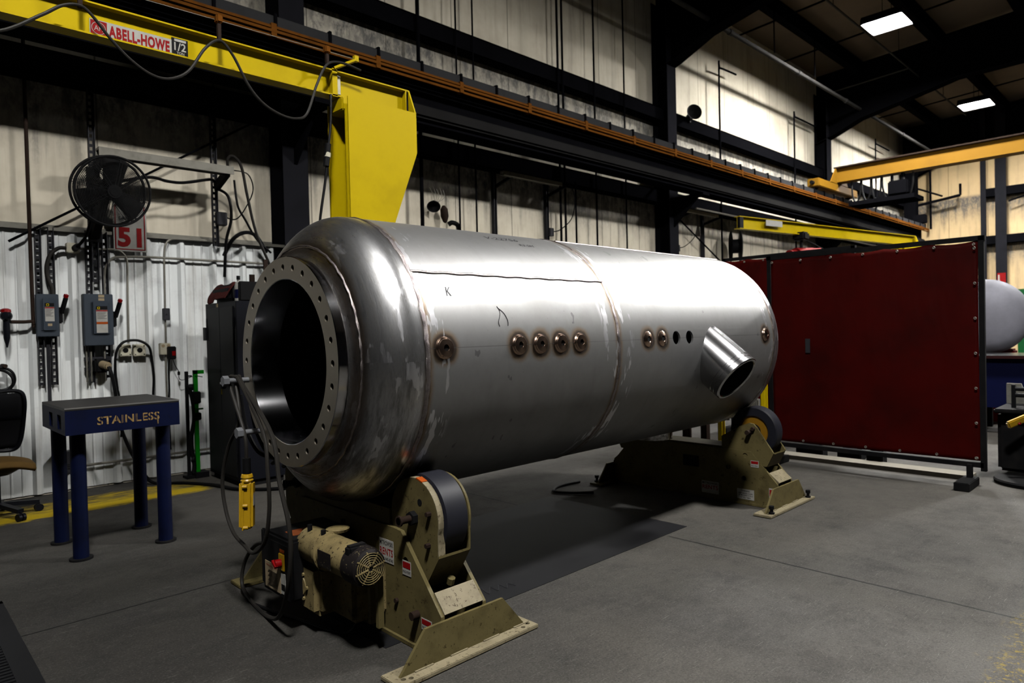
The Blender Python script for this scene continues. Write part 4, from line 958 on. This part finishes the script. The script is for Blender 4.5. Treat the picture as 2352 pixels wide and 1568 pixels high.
tag(obj('looped_cable', B().tube([(1.49, bt.y+.01, bt.z-.2), (1.487, bt.y+.028, bt.z-.02), (1.487, bt.y, bt.z+.022), (1.48, bt.y-.06, bt.z-.02), (1.44, 3.23, 1.02), (1.42, 3.11, .80), (1.42, 3.02, .60), (1.42, 3.02, .42), (1.43, 3.10, .24), (1.47, 3.28, .08), (1.505, 3.50, .013), (1.53, 3.74, .012), (1.55, 3.93, .06), (1.57, 3.92, .2), (1.575, 3.75, .33), (1.6, 3.56, .36), (1.62, 3.52, .34)], .011, 8, 8), 'cable'), 'second grey cable looping from the flange bolt down past the floor into the control box', 'cable')
tag(obj('motor_cord', B().tube([(1.53, 3.70, .01), (1.56, 3.52, .01), (1.60, 3.36, .01), (1.63, 3.2, .01), (1.66, 3.08, .01), (1.70, 2.98, .02), (1.72, 2.93, .09)], .009, 8), 'cableb'), 'thin dark cord lying on the floor under the drive motor', 'cable')
for k, (y, lb) in enumerate(((4.0, 'dark hose bundle loop hanging behind the flange, front one'), (4.15, 'dark hose bundle loop hanging behind the flange, rear one'))):
    tag(obj('hose_loop', B().tube([(1.66, y, 1.15), (1.68, y-.02, .95), (1.72, y-.10, .80), (1.78, y-.2, .76), (1.80, y-.12, .72)], .014, 8), 'cableb'), lb, 'hose')
tag(obj('floor_hose', B().tube([(4.75, 3.9, .015), (4.60, 4.05, .015), (4.55, 4.2, .015), (4.72, 4.3, .015), (5.0, 4.28, .015)], .013, 8), 'cableb'), 'black hose curling on the floor behind the far roller', 'hose')

# ================================================================ JIB CRANES
def jib(label, arm_len, zb, k=1.0):
    """mast at the local origin, arm along -x; k scales the sections, for scaling about the camera"""
    t = thing('jib_crane', label, 'jib crane', (0, 0, 0), 'yellow jib cranes')
    def bx(b, x0, x1, y0, y1, z0, z1, bev=0): return b.box(x0*k, x1*k, y0*k, y1*k, z0, z1, bev)
    b = B(); bx(b, -.02, .32, -.15, -.138, .02, zb-.14*k); bx(b, -.02, .32, .138, .15, .02, zb-.14*k); bx(b, .14, .152, -.14, .14, .02, zb-.14*k)
    obj('mast', b, 'yellow', t, 0)
    obj('base_plate', bx(B(), -.2, .5, -.35, .35, 0, .025), 'yellow', t, 0)
    for y in (-.185, .17):
        obj('gusset_plate', B().prism([(u*k, zb+v*k) for u, v in ((-.01, -.032), (.735, -.032), (.735, -.42), (.44, -1.17), (-.01, -1.17))], 'y', y*k, (y+.015)*k), 'yellow', t, 0)
    obj('pivot_block', bx(B(), -.03, .30, -.12, .12, zb-.14*k, zb-.02*k, .01), 'yellow', t)
    b = B(); ibeam(b, (-arm_len*k, 0, zb-.012*k), (.74*k, 0, zb-.012*k), .232*k, .13*k, .012*k, .009)
    obj('arm', b, 'yellow', t, 0)
    obj('stiffener', B().prism([(y*k, zb+z*k) for y, z in ((-.065, 0), (0, 0), (0, .208), (-.065, .208))], 'x', .70*k, .71*k), 'yellow', t, 0)
    obj('end_rib', B().prism([(y*k, zb+z*k) for y, z in ((-.165, -.03), (-.06, -.03), (-.06, .22))], 'x', .735*k, .75*k), 'yellow', t, 0)
    return t
JK, JZ = .836, 3.312                     # scale of the near crane about the camera, and its scaled web foot height
JO = Vector((2.65, 4.598, 0))            # mast pulled toward the camera, on the floor between vessel and wall
J = jib('large yellow jib crane with its arm crossing the top left corner', 5.2, JZ, JK)
J.location = JO
# fittings sized for the first, farther placing (mast x 0, web y 0, web foot z 0), then scaled with the crane about the camera
def on(b):
    for v in b.bm.verts: v.co = Vector((JO.x, JO.y, JZ)) + v.co*JK
    return b
def onp(p): return Vector((JO.x, JO.y, JZ)) + Vector(p)*JK
def otext(name, s_, p, h, mat, par, wd, bold): return text(name, s_, onp(p), (1, 0, 0), (0, 0, 1), h*JK, mat, par, wd*JK, bold)
obj('end_stop', on(B().box(-.09, -.04, -.065, 0, -.018, .232).bar((-.07, -.06, .232), (.13, -.12, .342), .05, .02).box(.10, .14, -.14, -.10, .322, .372)), 'yellow', J, 0)
obj('clamp', on(B().box(-.035, 0, -.05, -.01, .012, .182, .004)), 'cream', J)
lp = obj('maker_plate', on(B().box(-1.963, -1.42, -.011, -.0065, .004, .124)), 'white', J, 0)
lb = obj('emblem_block', on(B().box(-1.958, -1.855, -.013, -.0105, .010, .118, .003)), 'red', J)
obj('emblem_ring', on(B().ring((-1.908, -.0135, .064), (0, 1, 0), .043, .0022, 40, 6)), 'white', lb)
otext('emblem_letters', 'AH', (-1.936, -.0145, .046), .036, 'white', lb, .055, 0)
otext('lettering', 'ABELL-HOWE', (-1.845, -.0125, .020), .086, 'red', lp, .41, .045)
cp = obj('capacity_plate', on(B().box(-1.42, -1.302, -.011, -.0065, .012, .144)), 'blackpr', J, 0)
obj('serial_label', on(B().box(-1.40, -1.315, -.012, -.0105, .120, .138)), 'white', cp, 0)
otext('lettering', '1/2', (-1.402, -.0125, .050), .062, 'white', cp, .085, .02)
otext('lettering', 'TON', (-1.385, -.0125, .022), .021, 'white', cp, .055, .01)
# festoon wire, trolleys and cable
tag(obj('festoon_wire', on(B().cyl((-4.77, -.14, .262), (.12, -.12, .344), .003, n=6)), 'galv'), 'thin tension wire above the near jib arm', 'wire')
FT = [(-4.07, .132), (-2.045, .132), (-1.11, .162), (-.18, .232)]
for (x, z), lbl in zip(FT, ('rusty festoon trolley on the wire, outermost on the arm', 'rusty festoon trolley on the wire at the top picture edge', 'rusty festoon trolley right of the half ton plate', 'rusty festoon trolley beside the arm end stop')):
    t = thing('festoon_trolley', lbl, 'trolley', onp((x, -.14, z)), 'festoon trolleys')
    zt = .262+(x+4.77)/4.89*.082
    obj('wheel_block', on(B().box(x-.025, x+.025, -.17, -.11, zt-.03, zt+.035, .01)), 'cond', t)
    obj('clamp', on(B().box(x-.014, x+.014, -.155, -.125, z-.015, zt-.03, .003)), 'rust', t)
FC = [(-4.07, .122), (-3.82, -.15), (-3.37, -.25), (-3.07, -.22), (-2.72, -.21), (-2.494, -.17), (-2.27, 0), (-2.15, .10), (-2.05, .132), (-1.98, .09), (-1.87, -.04), (-1.744, -.157), (-1.61, -.23), (-1.484, -.23), (-1.35, -.14), (-1.22, .07), (-1.11, .157), (-1.01, .07), (-.89, -.14), (-.77, -.26), (-.62, -.32), (-.49, -.323), (-.39, -.26), (-.29, .01), (-.19, .207), (-.05, .262), (.15, .242)]
tag(obj('festoon_cable', on(B().tube([(x, -.15, z) for x, z in FC], .011, 8, 7)), 'cable'), 'grey festoon cable swagged along the near jib arm', 'cable')
t = thing('pull_cord', 'black hanging cord with inline connector in front of the jib mast', 'cord', onp((-.17, -.08, -1.2)))
obj('cord', on(B().tube([(-.11, -.06, -.01), (-.125, -.08, -.22), (-.17, -.10, -.52), (-.21, -.10, -.82), (-.27, -.10, -1.17), (-.29, -.08, -1.57)], .012, 8)), 'cableb', t)
obj('connector', on(B().cyl((-.17, -.10, -.47), (-.195, -.10, -.67), .027)), 'blackpr', t)
obj('connector_ring', on(B().cyl((-.177, -.10, -.55), (-.183, -.10, -.59), .029)), 'cream', t)
J2 = jib('smaller looking far yellow jib crane beyond the red screens', 5.6, 3.30)
J2.location = (17.1, 4.95, 0); J2.rotation_euler = (0, 0, math.radians(-10.8))
def jpart(name, b, mat, par=J2):   # given in the far jib's own frame
    o = obj(name, b, mat, None, 0); o.parent = par; return o
jpart('end_cap', B().box(-5.6, -5.5, -.066, -.004, 3.30, 3.50), 'blackm')
sp_ = jpart('capacity_plate', B().box(-4.85, -4.35, -.072, -.066, 3.39, 3.50), 'white')
tx = text('lettering', '1/2 TON', (-4.80, -.074, 3.41), (1, 0, 0), (0, 0, 1), .075, 'blackpr', sp_, .38, .02)
t = thing('chain_hoist', 'red chain hoist hanging from the far yellow jib arm', 'hoist', (13.5, 5.6, 2.6))
obj('trolley', B().box(13.36, 13.62, 5.5, 5.75, 3.18, 3.34, .03), 'blackm', t)
obj('hook_link', B().cyl((13.5, 5.62, 3.2), (13.5, 5.62, 2.98), .03), 'blackm', t)
obj('body', B().cyl((13.15, 5.72, 2.86), (13.95, 5.45, 2.93), .115).cyl((13.3, 5.66, 2.88), (13.75, 5.52, 2.90), .14), 'red', t)
obj('chain', B().cyl((13.5, 5.62, 2.8), (13.5, 5.62, 1.6), .02, n=8).cyl((13.62, 5.58, 2.8), (13.62, 5.58, 2.2), .02, n=8), 'blackm', t)
obj('lower_block', B().box(13.42, 13.60, 5.52, 5.70, 2.45, 2.68, .03), 'red', t)
obj('lead', B().tube([(13.6, 5.6, 3.2), (14.0, 5.45, 3.05), (14.3, 5.35, 2.9), (14.2, 5.3, 2.4)], .018, 6), 'cableb', t)
# ================================================================ LEFT SIDE FLOOR ITEMS
T = thing('work_table', 'navy steel work table stencilled STAINLESS with pipe legs', 'work table', (1.29, 5.66, 0))
obj('top', B().box(.935, 1.645, 5.235, 6.02, 1.04, 1.06, .002), 'tabletop', T, 0)
obj('edge_trim', B().box(.934, 1.646, 5.233, 5.237, 1.052, 1.0605).box(1.642, 1.647, 5.235, 6.02, 1.052, 1.0605), 'edge', T, 0)
ap = obj('apron', B().box(.935, 1.645, 5.235, 5.247, .878, 1.04).box(.935, 1.645, 6.008, 6.02, .878, 1.04).box(1.633, 1.645, 5.247, 6.008, .878, 1.04), 'navy', T, 0)
sa = obj('side_apron', B().box(.935, .947, 5.247, 6.008, .878, 1.04), 'navy', T, 0)
c = B()
for y in (5.42, 5.70): c.box(.9, 1.0, y-.06, y+.06, .905, 1.005)
cut(sa, c)
obj('pocket_box', B().box(.948, 1.15, 5.35, 5.78, .90, 1.01), 'dark', T, 0)
stl = text('lettering', 'STAINLESS', (1.12, 5.2335, .93), (1, 0, .0), (0, 0, 1), .056, 'gold', T, .39, .018)
b = B()
for u in (.022, .07, .117, .155, .185, .24, .28, .33, .373): b.box(1.12+u-.0025, 1.12+u+.0025, 5.2325, 5.2340, .925, .99)
obj('stencil_bridges', b, 'navy', stl, 0)
obj('paint_drip', B().box(1.495, 1.502, 5.2325, 5.2340, .90, .95), 'gold', stl, 0)
for x, y in ((1.035, 5.405), (1.02, 5.955), (1.575, 5.40), (1.56, 5.955)):
    lg = obj('leg', B().cyl((x, y, .012), (x, y, .88), .048, n=28), 'navy', T)
    obj('foot_flange', B().cyl((x, y, 0), (x, y, .014), .072, n=28), 'blackm', lg)
# office chair, cut by the left picture edge
CH_ = thing('office_chair', 'black mesh office chair with tan seat at the left picture edge', 'chair', (.78, 7.25, 0))
ox, oy = .78, 7.22
obj('seat', B().sheet(lambda u, v: Vector((ox-.25+.5*u, oy-.25+.5*v, .50-.055*max(0, u-.55)**2*4+.012*math.sin(v*PI)-(.03 if v in (0, 1) else 0))), 14, 12), 'tan', CH_).modifiers.new('s', 'SOLIDIFY').thickness = .035
obj('seat_shell', B().lathe([(0, 0), (0, .10), (.05, .19), (.09, .235), (.10, .23), (.10, 0)], (ox, oy, .37), (0, 0, 1), 32), 'pbt', CH_)
def backp(u, v): return Vector((ox-.27+.055*math.sin(v*2.6)+.04*((u-.5)*2)**2*.6, oy-.24+.48*u, .55+.52*v))
def back_w(u, v):
    p = backp(u, v); s = 1-.22*(1-v)**2; return Vector((p.x, oy+(p.y-oy)*s, p.z))
rm = [back_w(u, 0) for u in (.1, .5, .9)] + [back_w(1, v) for v in (.15, .5, .85)] + [back_w(u, 1) for u in (.9, .5, .1)] + [back_w(0, v) for v in (.85, .5, .15)]
# the back stands across the chair, facing into the room
def rot_back(p): d = p-Vector((ox, oy, 0)); return Vector((ox-d.y*.95+.01, oy+.0-d.x*.9-.02, p.z))
obj('back_frame', B().tube([rot_back(p) for p in rm], .018, 8, 5, True), 'pbt', CH_)
b = B()
for k in range(1, 22): b.tube([rot_back(back_w(k/22, v)) for v in (.02, .25, .5, .75, .98)], .0035, 4, 3)
obj('back_ribs', b, 'mesh', CH_)
obj('back_mesh', B().sheet(lambda u, v: rot_back(back_w(.03+.94*u, .03+.94*v)), 12, 12), 'mesh', CH_).modifiers.new('s', 'SOLIDIFY').thickness = .004
obj('lumbar_bar', B().tube([rot_back(back_w(u, .55)) for u in (.03, .3, .7, .97)], .016, 6, 4), 'pbt', CH_)
obj('back_arm', B().tube([(ox, oy+.1, .42), (ox, oy+.26, .45), (ox, oy+.27, .60), (ox, oy+.24, .75)], .022, 8), 'pbt', CH_)
obj('gas_lift', B().cyl((ox, oy, .10), (ox, oy, .40), .028), 'pbt', CH_)
for k in range(5):
    a = 2*PI*k/5+.12; d = Vector((math.cos(a), math.sin(a), 0)); e = Vector((ox, oy, 0))+d*.30
    sp2 = obj('base_spoke', B().bar((ox, oy, .12), e+Vector((0, 0, .085)), .05, .035), 'pbt', CH_)
    s_ = d.cross(Vector((0, 0, 1)))
    obj('caster', B().cyl(e+s_*.028+Vector((0, 0, .032)), e+s_*.006+Vector((0, 0, .032)), .032).cyl(e-s_*.028+Vector((0, 0, .032)), e-s_*.006+Vector((0, 0, .032)), .032).cyl(e+Vector((0, 0, .03)), e+Vector((0, 0, .08)), .01, n=8), 'pbt', sp2)
# cabinet with rag and clutter
CB = thing('tool_cabinet', 'charcoal steel double door cabinet behind the vessel flange', 'cabinet', (2.9, 7.1, 0))
obj('body', B().box(2.66, 3.15, 6.70, 7.52, .06, 1.87, .004), 'cabside', CB, 0)
obj('plinth', B().box(2.69, 3.12, 6.73, 7.49, 0, .06), 'blackm', CB, 0)
for y0, y1, nm in ((7.11, 7.46, 'left'), (6.76, 7.105, 'right')):
    d = obj('door', B().box(2.648, 2.664, y0, y1, .10, 1.82, .004), 'cab', CB, 0)
    yh = y0 if nm == 'right' else y1
    for z in (.3, 1.0, 1.66): obj('hinge', B().cyl((2.65, yh+(.004 if nm == 'left' else -.004), z-.05), (2.65, yh+(.004 if nm == 'left' else -.004), z+.05), .009, n=8), 'cab', d)
    if nm == 'right':
        obj('handle', B().box(2.62, 2.648, 7.02, 7.05, .98, 1.06).bar((2.63, 7.035, 1.03), (2.63, 6.93, 1.03), .02, .02), 'blackm', d)
        obj('lock', B().cyl((2.645, 7.05, 1.04), (2.618, 7.05, 1.04), .012), 'steel', d)
    else: obj('side_hasp', B().box(2.63, 2.65, 7.46, 7.53, 1.48, 1.62), 'cab', d)
obj('yellow_tag', B().box(2.644, 2.648, 7.085, 7.10, .92, .985), 'yellow', CB, 0)
obj('number_sticker', B().box(2.654, 2.661, 7.165, 7.20, 1.825, 1.862), 'ivory', CB, 0)
random.seed(3)
rw = [[random.uniform(-.022, .022) for _ in range(10)] for _ in range(16)]
def ragf(u, v):
    y = 6.93+.50*u; i, j = int(u*15), int(v*9); n_ = rw[i][j]
    if v < .5: return Vector((2.70+.22*(v/.5)*.5-.06+n_*.6, y+.01*math.sin(9*v), 1.905+.17*(v/.5)+n_*.5-(.04 if v < .1 and u > .6 else 0)))
    return Vector((2.75+.3*(v-.5)+n_*.6, y, 2.075-.12*(v-.5)+n_*.6+.02*math.sin(u*9)))
b = B(); b.sheet(ragf, 15, 9)
o = obj('shop_rag', b, 'rag', smooth=60); o.modifiers.new('u', 'SUBSURF').levels = 1; o.modifiers['u'].render_levels = 2; o.modifiers.new('s', 'SOLIDIFY').thickness = .006
tag(o, 'dark red shop rag draped over a black tool bag on the cabinet', 'rag')
o = obj('tool_bag', B().box(2.69, 2.92, 6.94, 7.42, 1.872, 2.055, .04), 'black'); tag(o, 'black tool bag under the red rag on top of the cabinet', 'tool bag')
t = thing('spray_bottle', 'white and blue bottle standing on the cabinet beside the rag', 'bottle', (2.75, 6.84, 1.872))
obj('body', B().lathe([(0, 0), (0, .04), (.15, .04), (.19, .03), (.2, .015), (.22, .015), (.22, 0)], (2.75, 6.84, 1.872), (0, 0, 1), 24), 'white', t)
obj('label', B().lathe([(.03, .0405), (.12, .0405)], (2.75, 6.84, 1.872), (0, 0, 1), 24), 'blue', t)
obj('cap', B().cyl((2.75, 6.84, 2.09), (2.75, 6.84, 2.13), .018), 'blackpr', t)
tag(obj('tool_case', B().box(2.72, 3.02, 6.74, 6.79, 1.872, 2.07, .01), 'blackpr'), 'black case on the cabinet half hidden by the vessel flange', 'case')
tag(obj('wood_stick', B().box(3.05, 3.09, 6.90, 6.925, 1.872, 2.32), 'rust', smooth=0), 'taller rusty bar standing on top of the cabinet', 'bar')
tag(obj('wood_stick', B().box(2.96, 3.01, 7.05, 7.075, 1.872, 2.17), 'rust', smooth=0), 'shorter rusty bar standing on top of the cabinet', 'bar')
G = thing('green_stand', 'bright green post with black clamps left of the charcoal cabinet', 'stand', (2.57, 7.62, 0))
obj('post', B().box(2.545, 2.585, 7.60, 7.64, .06, 1.16), 'green', G, 0)
obj('top_arm', B().box(2.545, 2.65, 7.60, 7.64, 1.12, 1.16), 'green', G, 0)
for z0, z1 in ((.80, .93), (.62, .70)): obj('clamp', B().box(2.53, 2.61, 7.585, 7.655, z0, z1, .008), 'blackpr', G)
obj('shelf_bracket', B().box(2.55, 2.62, 7.56, 7.60, .735, .75), 'green', G, 0)
obj('base', B().box(2.52, 2.66, 7.55, 7.70, 0, .06), 'blackpr', G, 0)
t = thing('torch_stand', 'black upright stand with bulging hose left of the green post', 'stand', (2.49, 7.66, 0))
obj('post', B().box(2.475, 2.505, 7.65, 7.68, .02, 1.15), 'blackpr', t, 0)
obj('hose', B().tube([(2.49, 7.63, 1.0), (2.52, 7.62, .9), (2.54, 7.62, .75), (2.54, 7.62, .62), (2.51, 7.62, .45), (2.51, 7.62, .3), (2.53, 7.62, .15), (2.52, 7.62, .05)], .022, 8), 'cableb', t)
obj('foot', B().box(2.44, 2.56, 7.58, 7.72, 0, .025), 'blackpr', t, 0)
obj('knob', B().cyl((2.505, 7.63, .98), (2.54, 7.61, .98), .035).cyl((2.51, 7.63, .2), (2.54, 7.61, .2), .035), 'blackpr', t)
obj('arm', B().bar((2.50, 7.665, 1.10), (2.54, 7.645, 1.10), .02, .015), 'blackpr', t, 0)
# grating mat at the bottom left corner
t = thing('floor_grate', 'dark slotted floor grating at the bottom left picture corner', 'grating', (.3, 4.1, 0))
obj('frame', B().box(.44, .53, 2.6, 4.85, .0, .012).box(-.6, .53, 4.80, 4.85, 0, .012).box(-.6, .44, 2.6, 2.65, 0, .012).box(-.65, -.58, 2.6, 4.85, 0, .012), 'cab', t, 0)
obj('pan', B().box(-.6, .45, 2.62, 4.83, .0, .003), 'dark', t, 0)
b = B(); y = 2.66
while y < 4.8:
    b.box(-.58, .445, y, y+.018, .003, .010); y += .036
obj('slats', b, 'cab', t, 0)

# ================================================================ RIGHT SIDE
def screen(x, y0, y1, z0, z1, label, seedn):
    """welding curtain on a tube frame standing across the aisle"""
    t = thing('welding_screen', label, 'welding screen', (x, (y0+y1)/2, 0), 'red welding screens')
    r = .022
    obj('frame_post', B().box(x-r, x+r, y0-r, y0+r, z0-.06, z1+r), 'blackm', t, 0)
    obj('frame_post', B().box(x-r, x+r, y1-r, y1+r, z0-.06, z1+r), 'blackm', t, 0)
    obj('top_rail', B().box(x-r, x+r, y0-.03, y1+.03, z1-r, z1+r), 'blackm', t, 0)
    obj('bottom_rail', B().box(x-r, x+r, y0, y1, z0-.03, z0+.015), 'blackm', t, 0)
    for y in (y0+.10, y1-.12):
        obj('foot', B().box(x-.36, x+.02, y-.06, y+.06, 0, .075, .006), 'blackm', t)
        obj('foot_stem', B().box(x-.075, x-.03, y-.022, y+.022, .075, z0), 'blackm', t, 0)
    rnd = random.Random(seedn); ph = [rnd.uniform(0, 6) for _ in range(4)]
    W, H = y1-y0-.05, z1-z0-.05
    def f(u, v):
        sag = .035*math.sin(PI*((u*5) % 1))**1 * max(0, v-.9)*10*.5
        return Vector((x-.022-.012*math.sin(u*7+ph[0]+v*1.2)-.008*math.sin(v*6+ph[1])-.015*math.exp(-((u-.87)**2+(v-.86)**2)*40), y0+.025+W*u, z0+.03+H*v-sag))
    o = obj('curtain', B().sheet(f, 60, 48), 'curtain', t, 60); o.modifiers.new('s', 'SOLIDIFY').thickness = .004
    b = B(); n = 6
    for k in range(n+1):
        for (yy, zz) in ((y0+.05+(W-.05)*k/n, z1-.055), (y0+.05+(W-.05)*k/n, z0+.06), (y0+.045, z0+.06+(H-.10)*k/n)):
            b.lathe([(0, .006), (.004, .013), (.008, .010), (.006, .005)], (x-.045, yy, zz), (-1, 0, 0), 12)
    obj('eyelets', b, 'galv', t)
    return t
screen(7.27, 1.415, 3.385, .195, 2.245, 'large red welding screen in the front right of the shop', 5)
screen(9.0, 3.10, 4.86, .20, 2.46, 'second red welding screen set further back behind the vessel', 8)
obj('tape_patch', B().box(7.222, 7.226, 2.935, 2.985, 1.20, 1.35), 'strut', bpy.data.objects['welding_screen'], 0)
for y, z0, z1, lb in ((3.745, .0, .62, 'yellow slotted upright seen below the vessel left of the idler wheel'), (3.25, .0, .98, 'yellow slotted upright between the vessel end and the red screen')):
    t = thing('slotted_upright', lb, 'upright', (6.79, y, z0), 'yellow slotted uprights')
    obj('channel', slotted(B(), 6.79, y+.02, z0, z1, .07, .05), 'yellow', t, 0)
    obj('foot', B().box(6.69, 6.89, y-.1, y+.1, 0, .012), 'yellow', t, 0)
tag(obj('steel_clip', B().box(6.77, 6.88, 3.32, 3.46, .60, .72, .01), 'galv'), 'small grey steel clamp between the yellow uprights', 'clamp')
for x, y, w_, d_, h_, lb in ((7.75, 3.15, .16, .3, .11, 'dark toolbox lying under the near red screen'), (7.85, 2.75, .2, .25, .10, 'low black casting under the near red screen'), (7.7, 2.45, .16, .16, .13, 'black block standing under the near red screen'), (7.72, 3.58, .12, .16, .10, 'black block behind the idler wheel')):
    tag(obj('floor_block', B().box(x-w_/2, x+w_/2, y-d_/2, y+d_/2, 0, h_, .012).box(x-w_/3, x+w_/3, y-d_/3, y+d_/3, h_-.005, h_+.025, .008), 'blackm'), lb, 'block')
# brown posts behind the far roller
for y, lb in ((4.45, 'dark brown post behind the vessel bottom, left one'), (4.2, 'dark brown post behind the vessel bottom, right one')):
    tag(obj('brown_post', B().box(7.2, 7.28, y-.04, y+.04, 0, .9), 'rust', smooth=0), lb, 'post')
# positioner at the right edge
t = thing('weld_positioner', 'black welding positioner on a round base at the right edge', 'positioner', (7.75, 1.12, 0))
obj('base', B().lathe([(0, 0), (0, .30), (.03, .31), (.045, .30), (.05, 0)], (7.62, 1.10, 0), (0, 0, 1), 48), 'blackm', t)
obj('column', B().box(7.85, 8.35, .95, 1.42, .05, .62, .03), 'blackm', t)
obj('shelf', B().box(7.7, 8.5, .9, 1.42, .62, .66, .01), 'blackm', t)
obj('side_plate', B().prism([(1.24, .66), (1.42, .66), (1.42, .86), (1.30, .86)], 'x', 8.3, 8.34), paint('worn_grey_plate', (.20, .195, .17), .6, .5), t, 0)
obj('rollers', B().cyl((7.9, 1.0, .84), (7.9, 1.3, .84), .02, n=10).cyl((7.9, 1.0, .78), (7.9, 1.3, .78), .02, n=10).box(7.88, 7.92, 1.28, 1.31, .66, .88), 'cab', t)
obj('arm_disc', B().cyl((8.9, .9, 1.35), (8.98, .87, 1.35), .36, n=48), 'black', t)
obj('chuck', B().cyl((8.86, .98, 1.32), (8.9, .97, 1.32), .06, n=12), 'steel', t)
obj('mast', B().cyl((8.45, 1.06, .6), (8.45, 1.06, 1.25), .03, n=12), 'strut', t)
t = thing('pendant_control', 'yellow pendant control lying tilted on the right edge positioner', 'pendant', (7.72, 1.12, .66))
b = B().obox((7.60, 1.155, .605), Vector((.10, -.19, .11)).normalized()*.165, Vector((.19, .10, 0)).normalized()*.03, Vector((-.1, .05, .2)).normalized()*.035)
bmesh.ops.bevel(b.bm, geom=list(b.bm.edges), offset=.012, segments=2, affect='EDGES')
obj('case', b, 'yellowp', t)
obj('button', B().cyl((7.56, 1.20, .565), (7.55, 1.20, .545), .014), 'redpl', t)
obj('lead', B().tube([(7.68, 1.02, .68), (7.72, .95, .67), (7.70, 1.0, .58), (7.66, 1.1, .52)], .009, 6), 'cable', t)
t = thing('steel_tank', 'grey dished tank standing beyond the right edge of the near red screen', 'tank', (12.0, 2.2, 0))
obj('dished_head', B().lathe([(.0, 0), (.02, .2), (.08, .38), (.17, .50), (.27, .55), (1.6, .55), (1.6, 0)], (11.55, 2.22, 1.55), (1, .19, 0), 56), 'tank', t)
obj('cradle', B().box(12.0, 12.2, 1.95, 2.7, 0, 1.05), 'red', t, 0); obj('cradle', B().box(12.8, 13.0, 2.1, 2.85, 0, 1.05), 'red', t, 0)
t = thing('blue_bench', 'dark blue bench with a bright steel edge behind the right screen post', 'bench', (11.2, 1.9, 0))
obj('bench_top', B().box(10.6, 11.6, .6, 2.25, 1.0, 1.04), 'steel', t, 0)
obj('panel', B().box(10.7, 11.5, .7, 2.2, .35, 1.0), 'blue', t, 0)
for x in (10.75, 11.45):
    for y in (.75, 2.15): obj('leg', B().box(x-.03, x+.03, y-.03, y+.03, 0, .35), 'blackm', t, 0)
# far end wall framing
for y, wd, lb in ((4.92, .32, 'wide dark column on the end wall carrying a red sign'), (5.42, .16, 'narrow dark post on the end wall left of the wide column')):
    t = thing('end_wall_column', lb, 'column', (28.3, y, 0))
    obj('flange', B().box(28.2, 28.22, y-wd/2, y+wd/2, 0, 9.0), 'col', t, 0)
    obj('web', B().box(28.22, 28.58, y-.01, y+.01, 0, 9.0), 'struct', t, 0)
for z, lb in ((4.30, 'dark girt on the end wall, the lower of the two'), (5.95, 'dark girt on the end wall, the upper of the two')):
    tag(obj('end_wall_girt', B().box(28.3, 28.58, -10, 5.4, z-.14, z+.14), 'struct', smooth=0), lb, 'girt')
tag(obj('brace_rod', B().cyl((28.2, 4.7, 5.55), (28.2, 1.5, 6.5), .03, n=8), 'struct'), 'dark diagonal brace rod on the end wall', 'brace rod')
t = thing('column_sign', 'small red and white sign on the wide end wall column', 'sign', (28.19, 4.95, 3.0))
obj('plate', B().box(28.185, 28.198, 4.80, 5.04, 2.62, 3.12), 'red', t, 0)
obj('lettering', B().box(28.18, 28.186, 4.97, 5.02, 2.70, 3.06), 'white', t, 0)
t = thing('wall_bracket', 'dark wall mounted swing arm beside the far corner', 'bracket', (27.9, 6.9, 6.2))
obj('arm', B().cyl((28.0, 7.6, 5.75), (28.0, 6.05, 5.95), .05, n=8).cyl((28.0, 7.6, 6.5), (28.0, 6.6, 6.0), .035, n=8), 'struct', t)
obj('drop', B().cyl((28.0, 6.05, 5.95), (28.0, 6.05, 6.35), .04, n=8), 'struct', t)
tag(obj('end_pipe', B().cyl((28.3, 7.05, 4.9), (28.3, 7.05, 8), .04, n=8), 'struct'), 'thin dark vertical pipe on the end wall beside the runway end', 'pipe')
tag(obj('corner_post', B().box(27.6, 27.95, 7.35, 7.73, 0, 8.6), 'struct', smooth=0), 'dark corner post where the back wall meets the end wall', 'column')
tag(obj('runway_stop', B().box(26.6, 26.9, 6.8, 7.2, 4.94, 5.25, .02), 'struct'), 'dark end stop block at the far end of the runway', 'end stop')
# low wall clutter below the runway, past the far jib
for k, (x, y, z, lb) in enumerate(((14.6, 7.6, 3.35, 'dark cable reel on the back wall left of the far jib tip'),)):
    tag(obj('cable_reel', B().lathe([(-.12, .34), (-.1, .36), (-.08, .16), (.08, .16), (.1, .36), (.12, .34), (.12, 0), (-.12, 0)], (x, y, z), (.7, -1, 0), 36), 'blackm'), lb, 'cable reel')
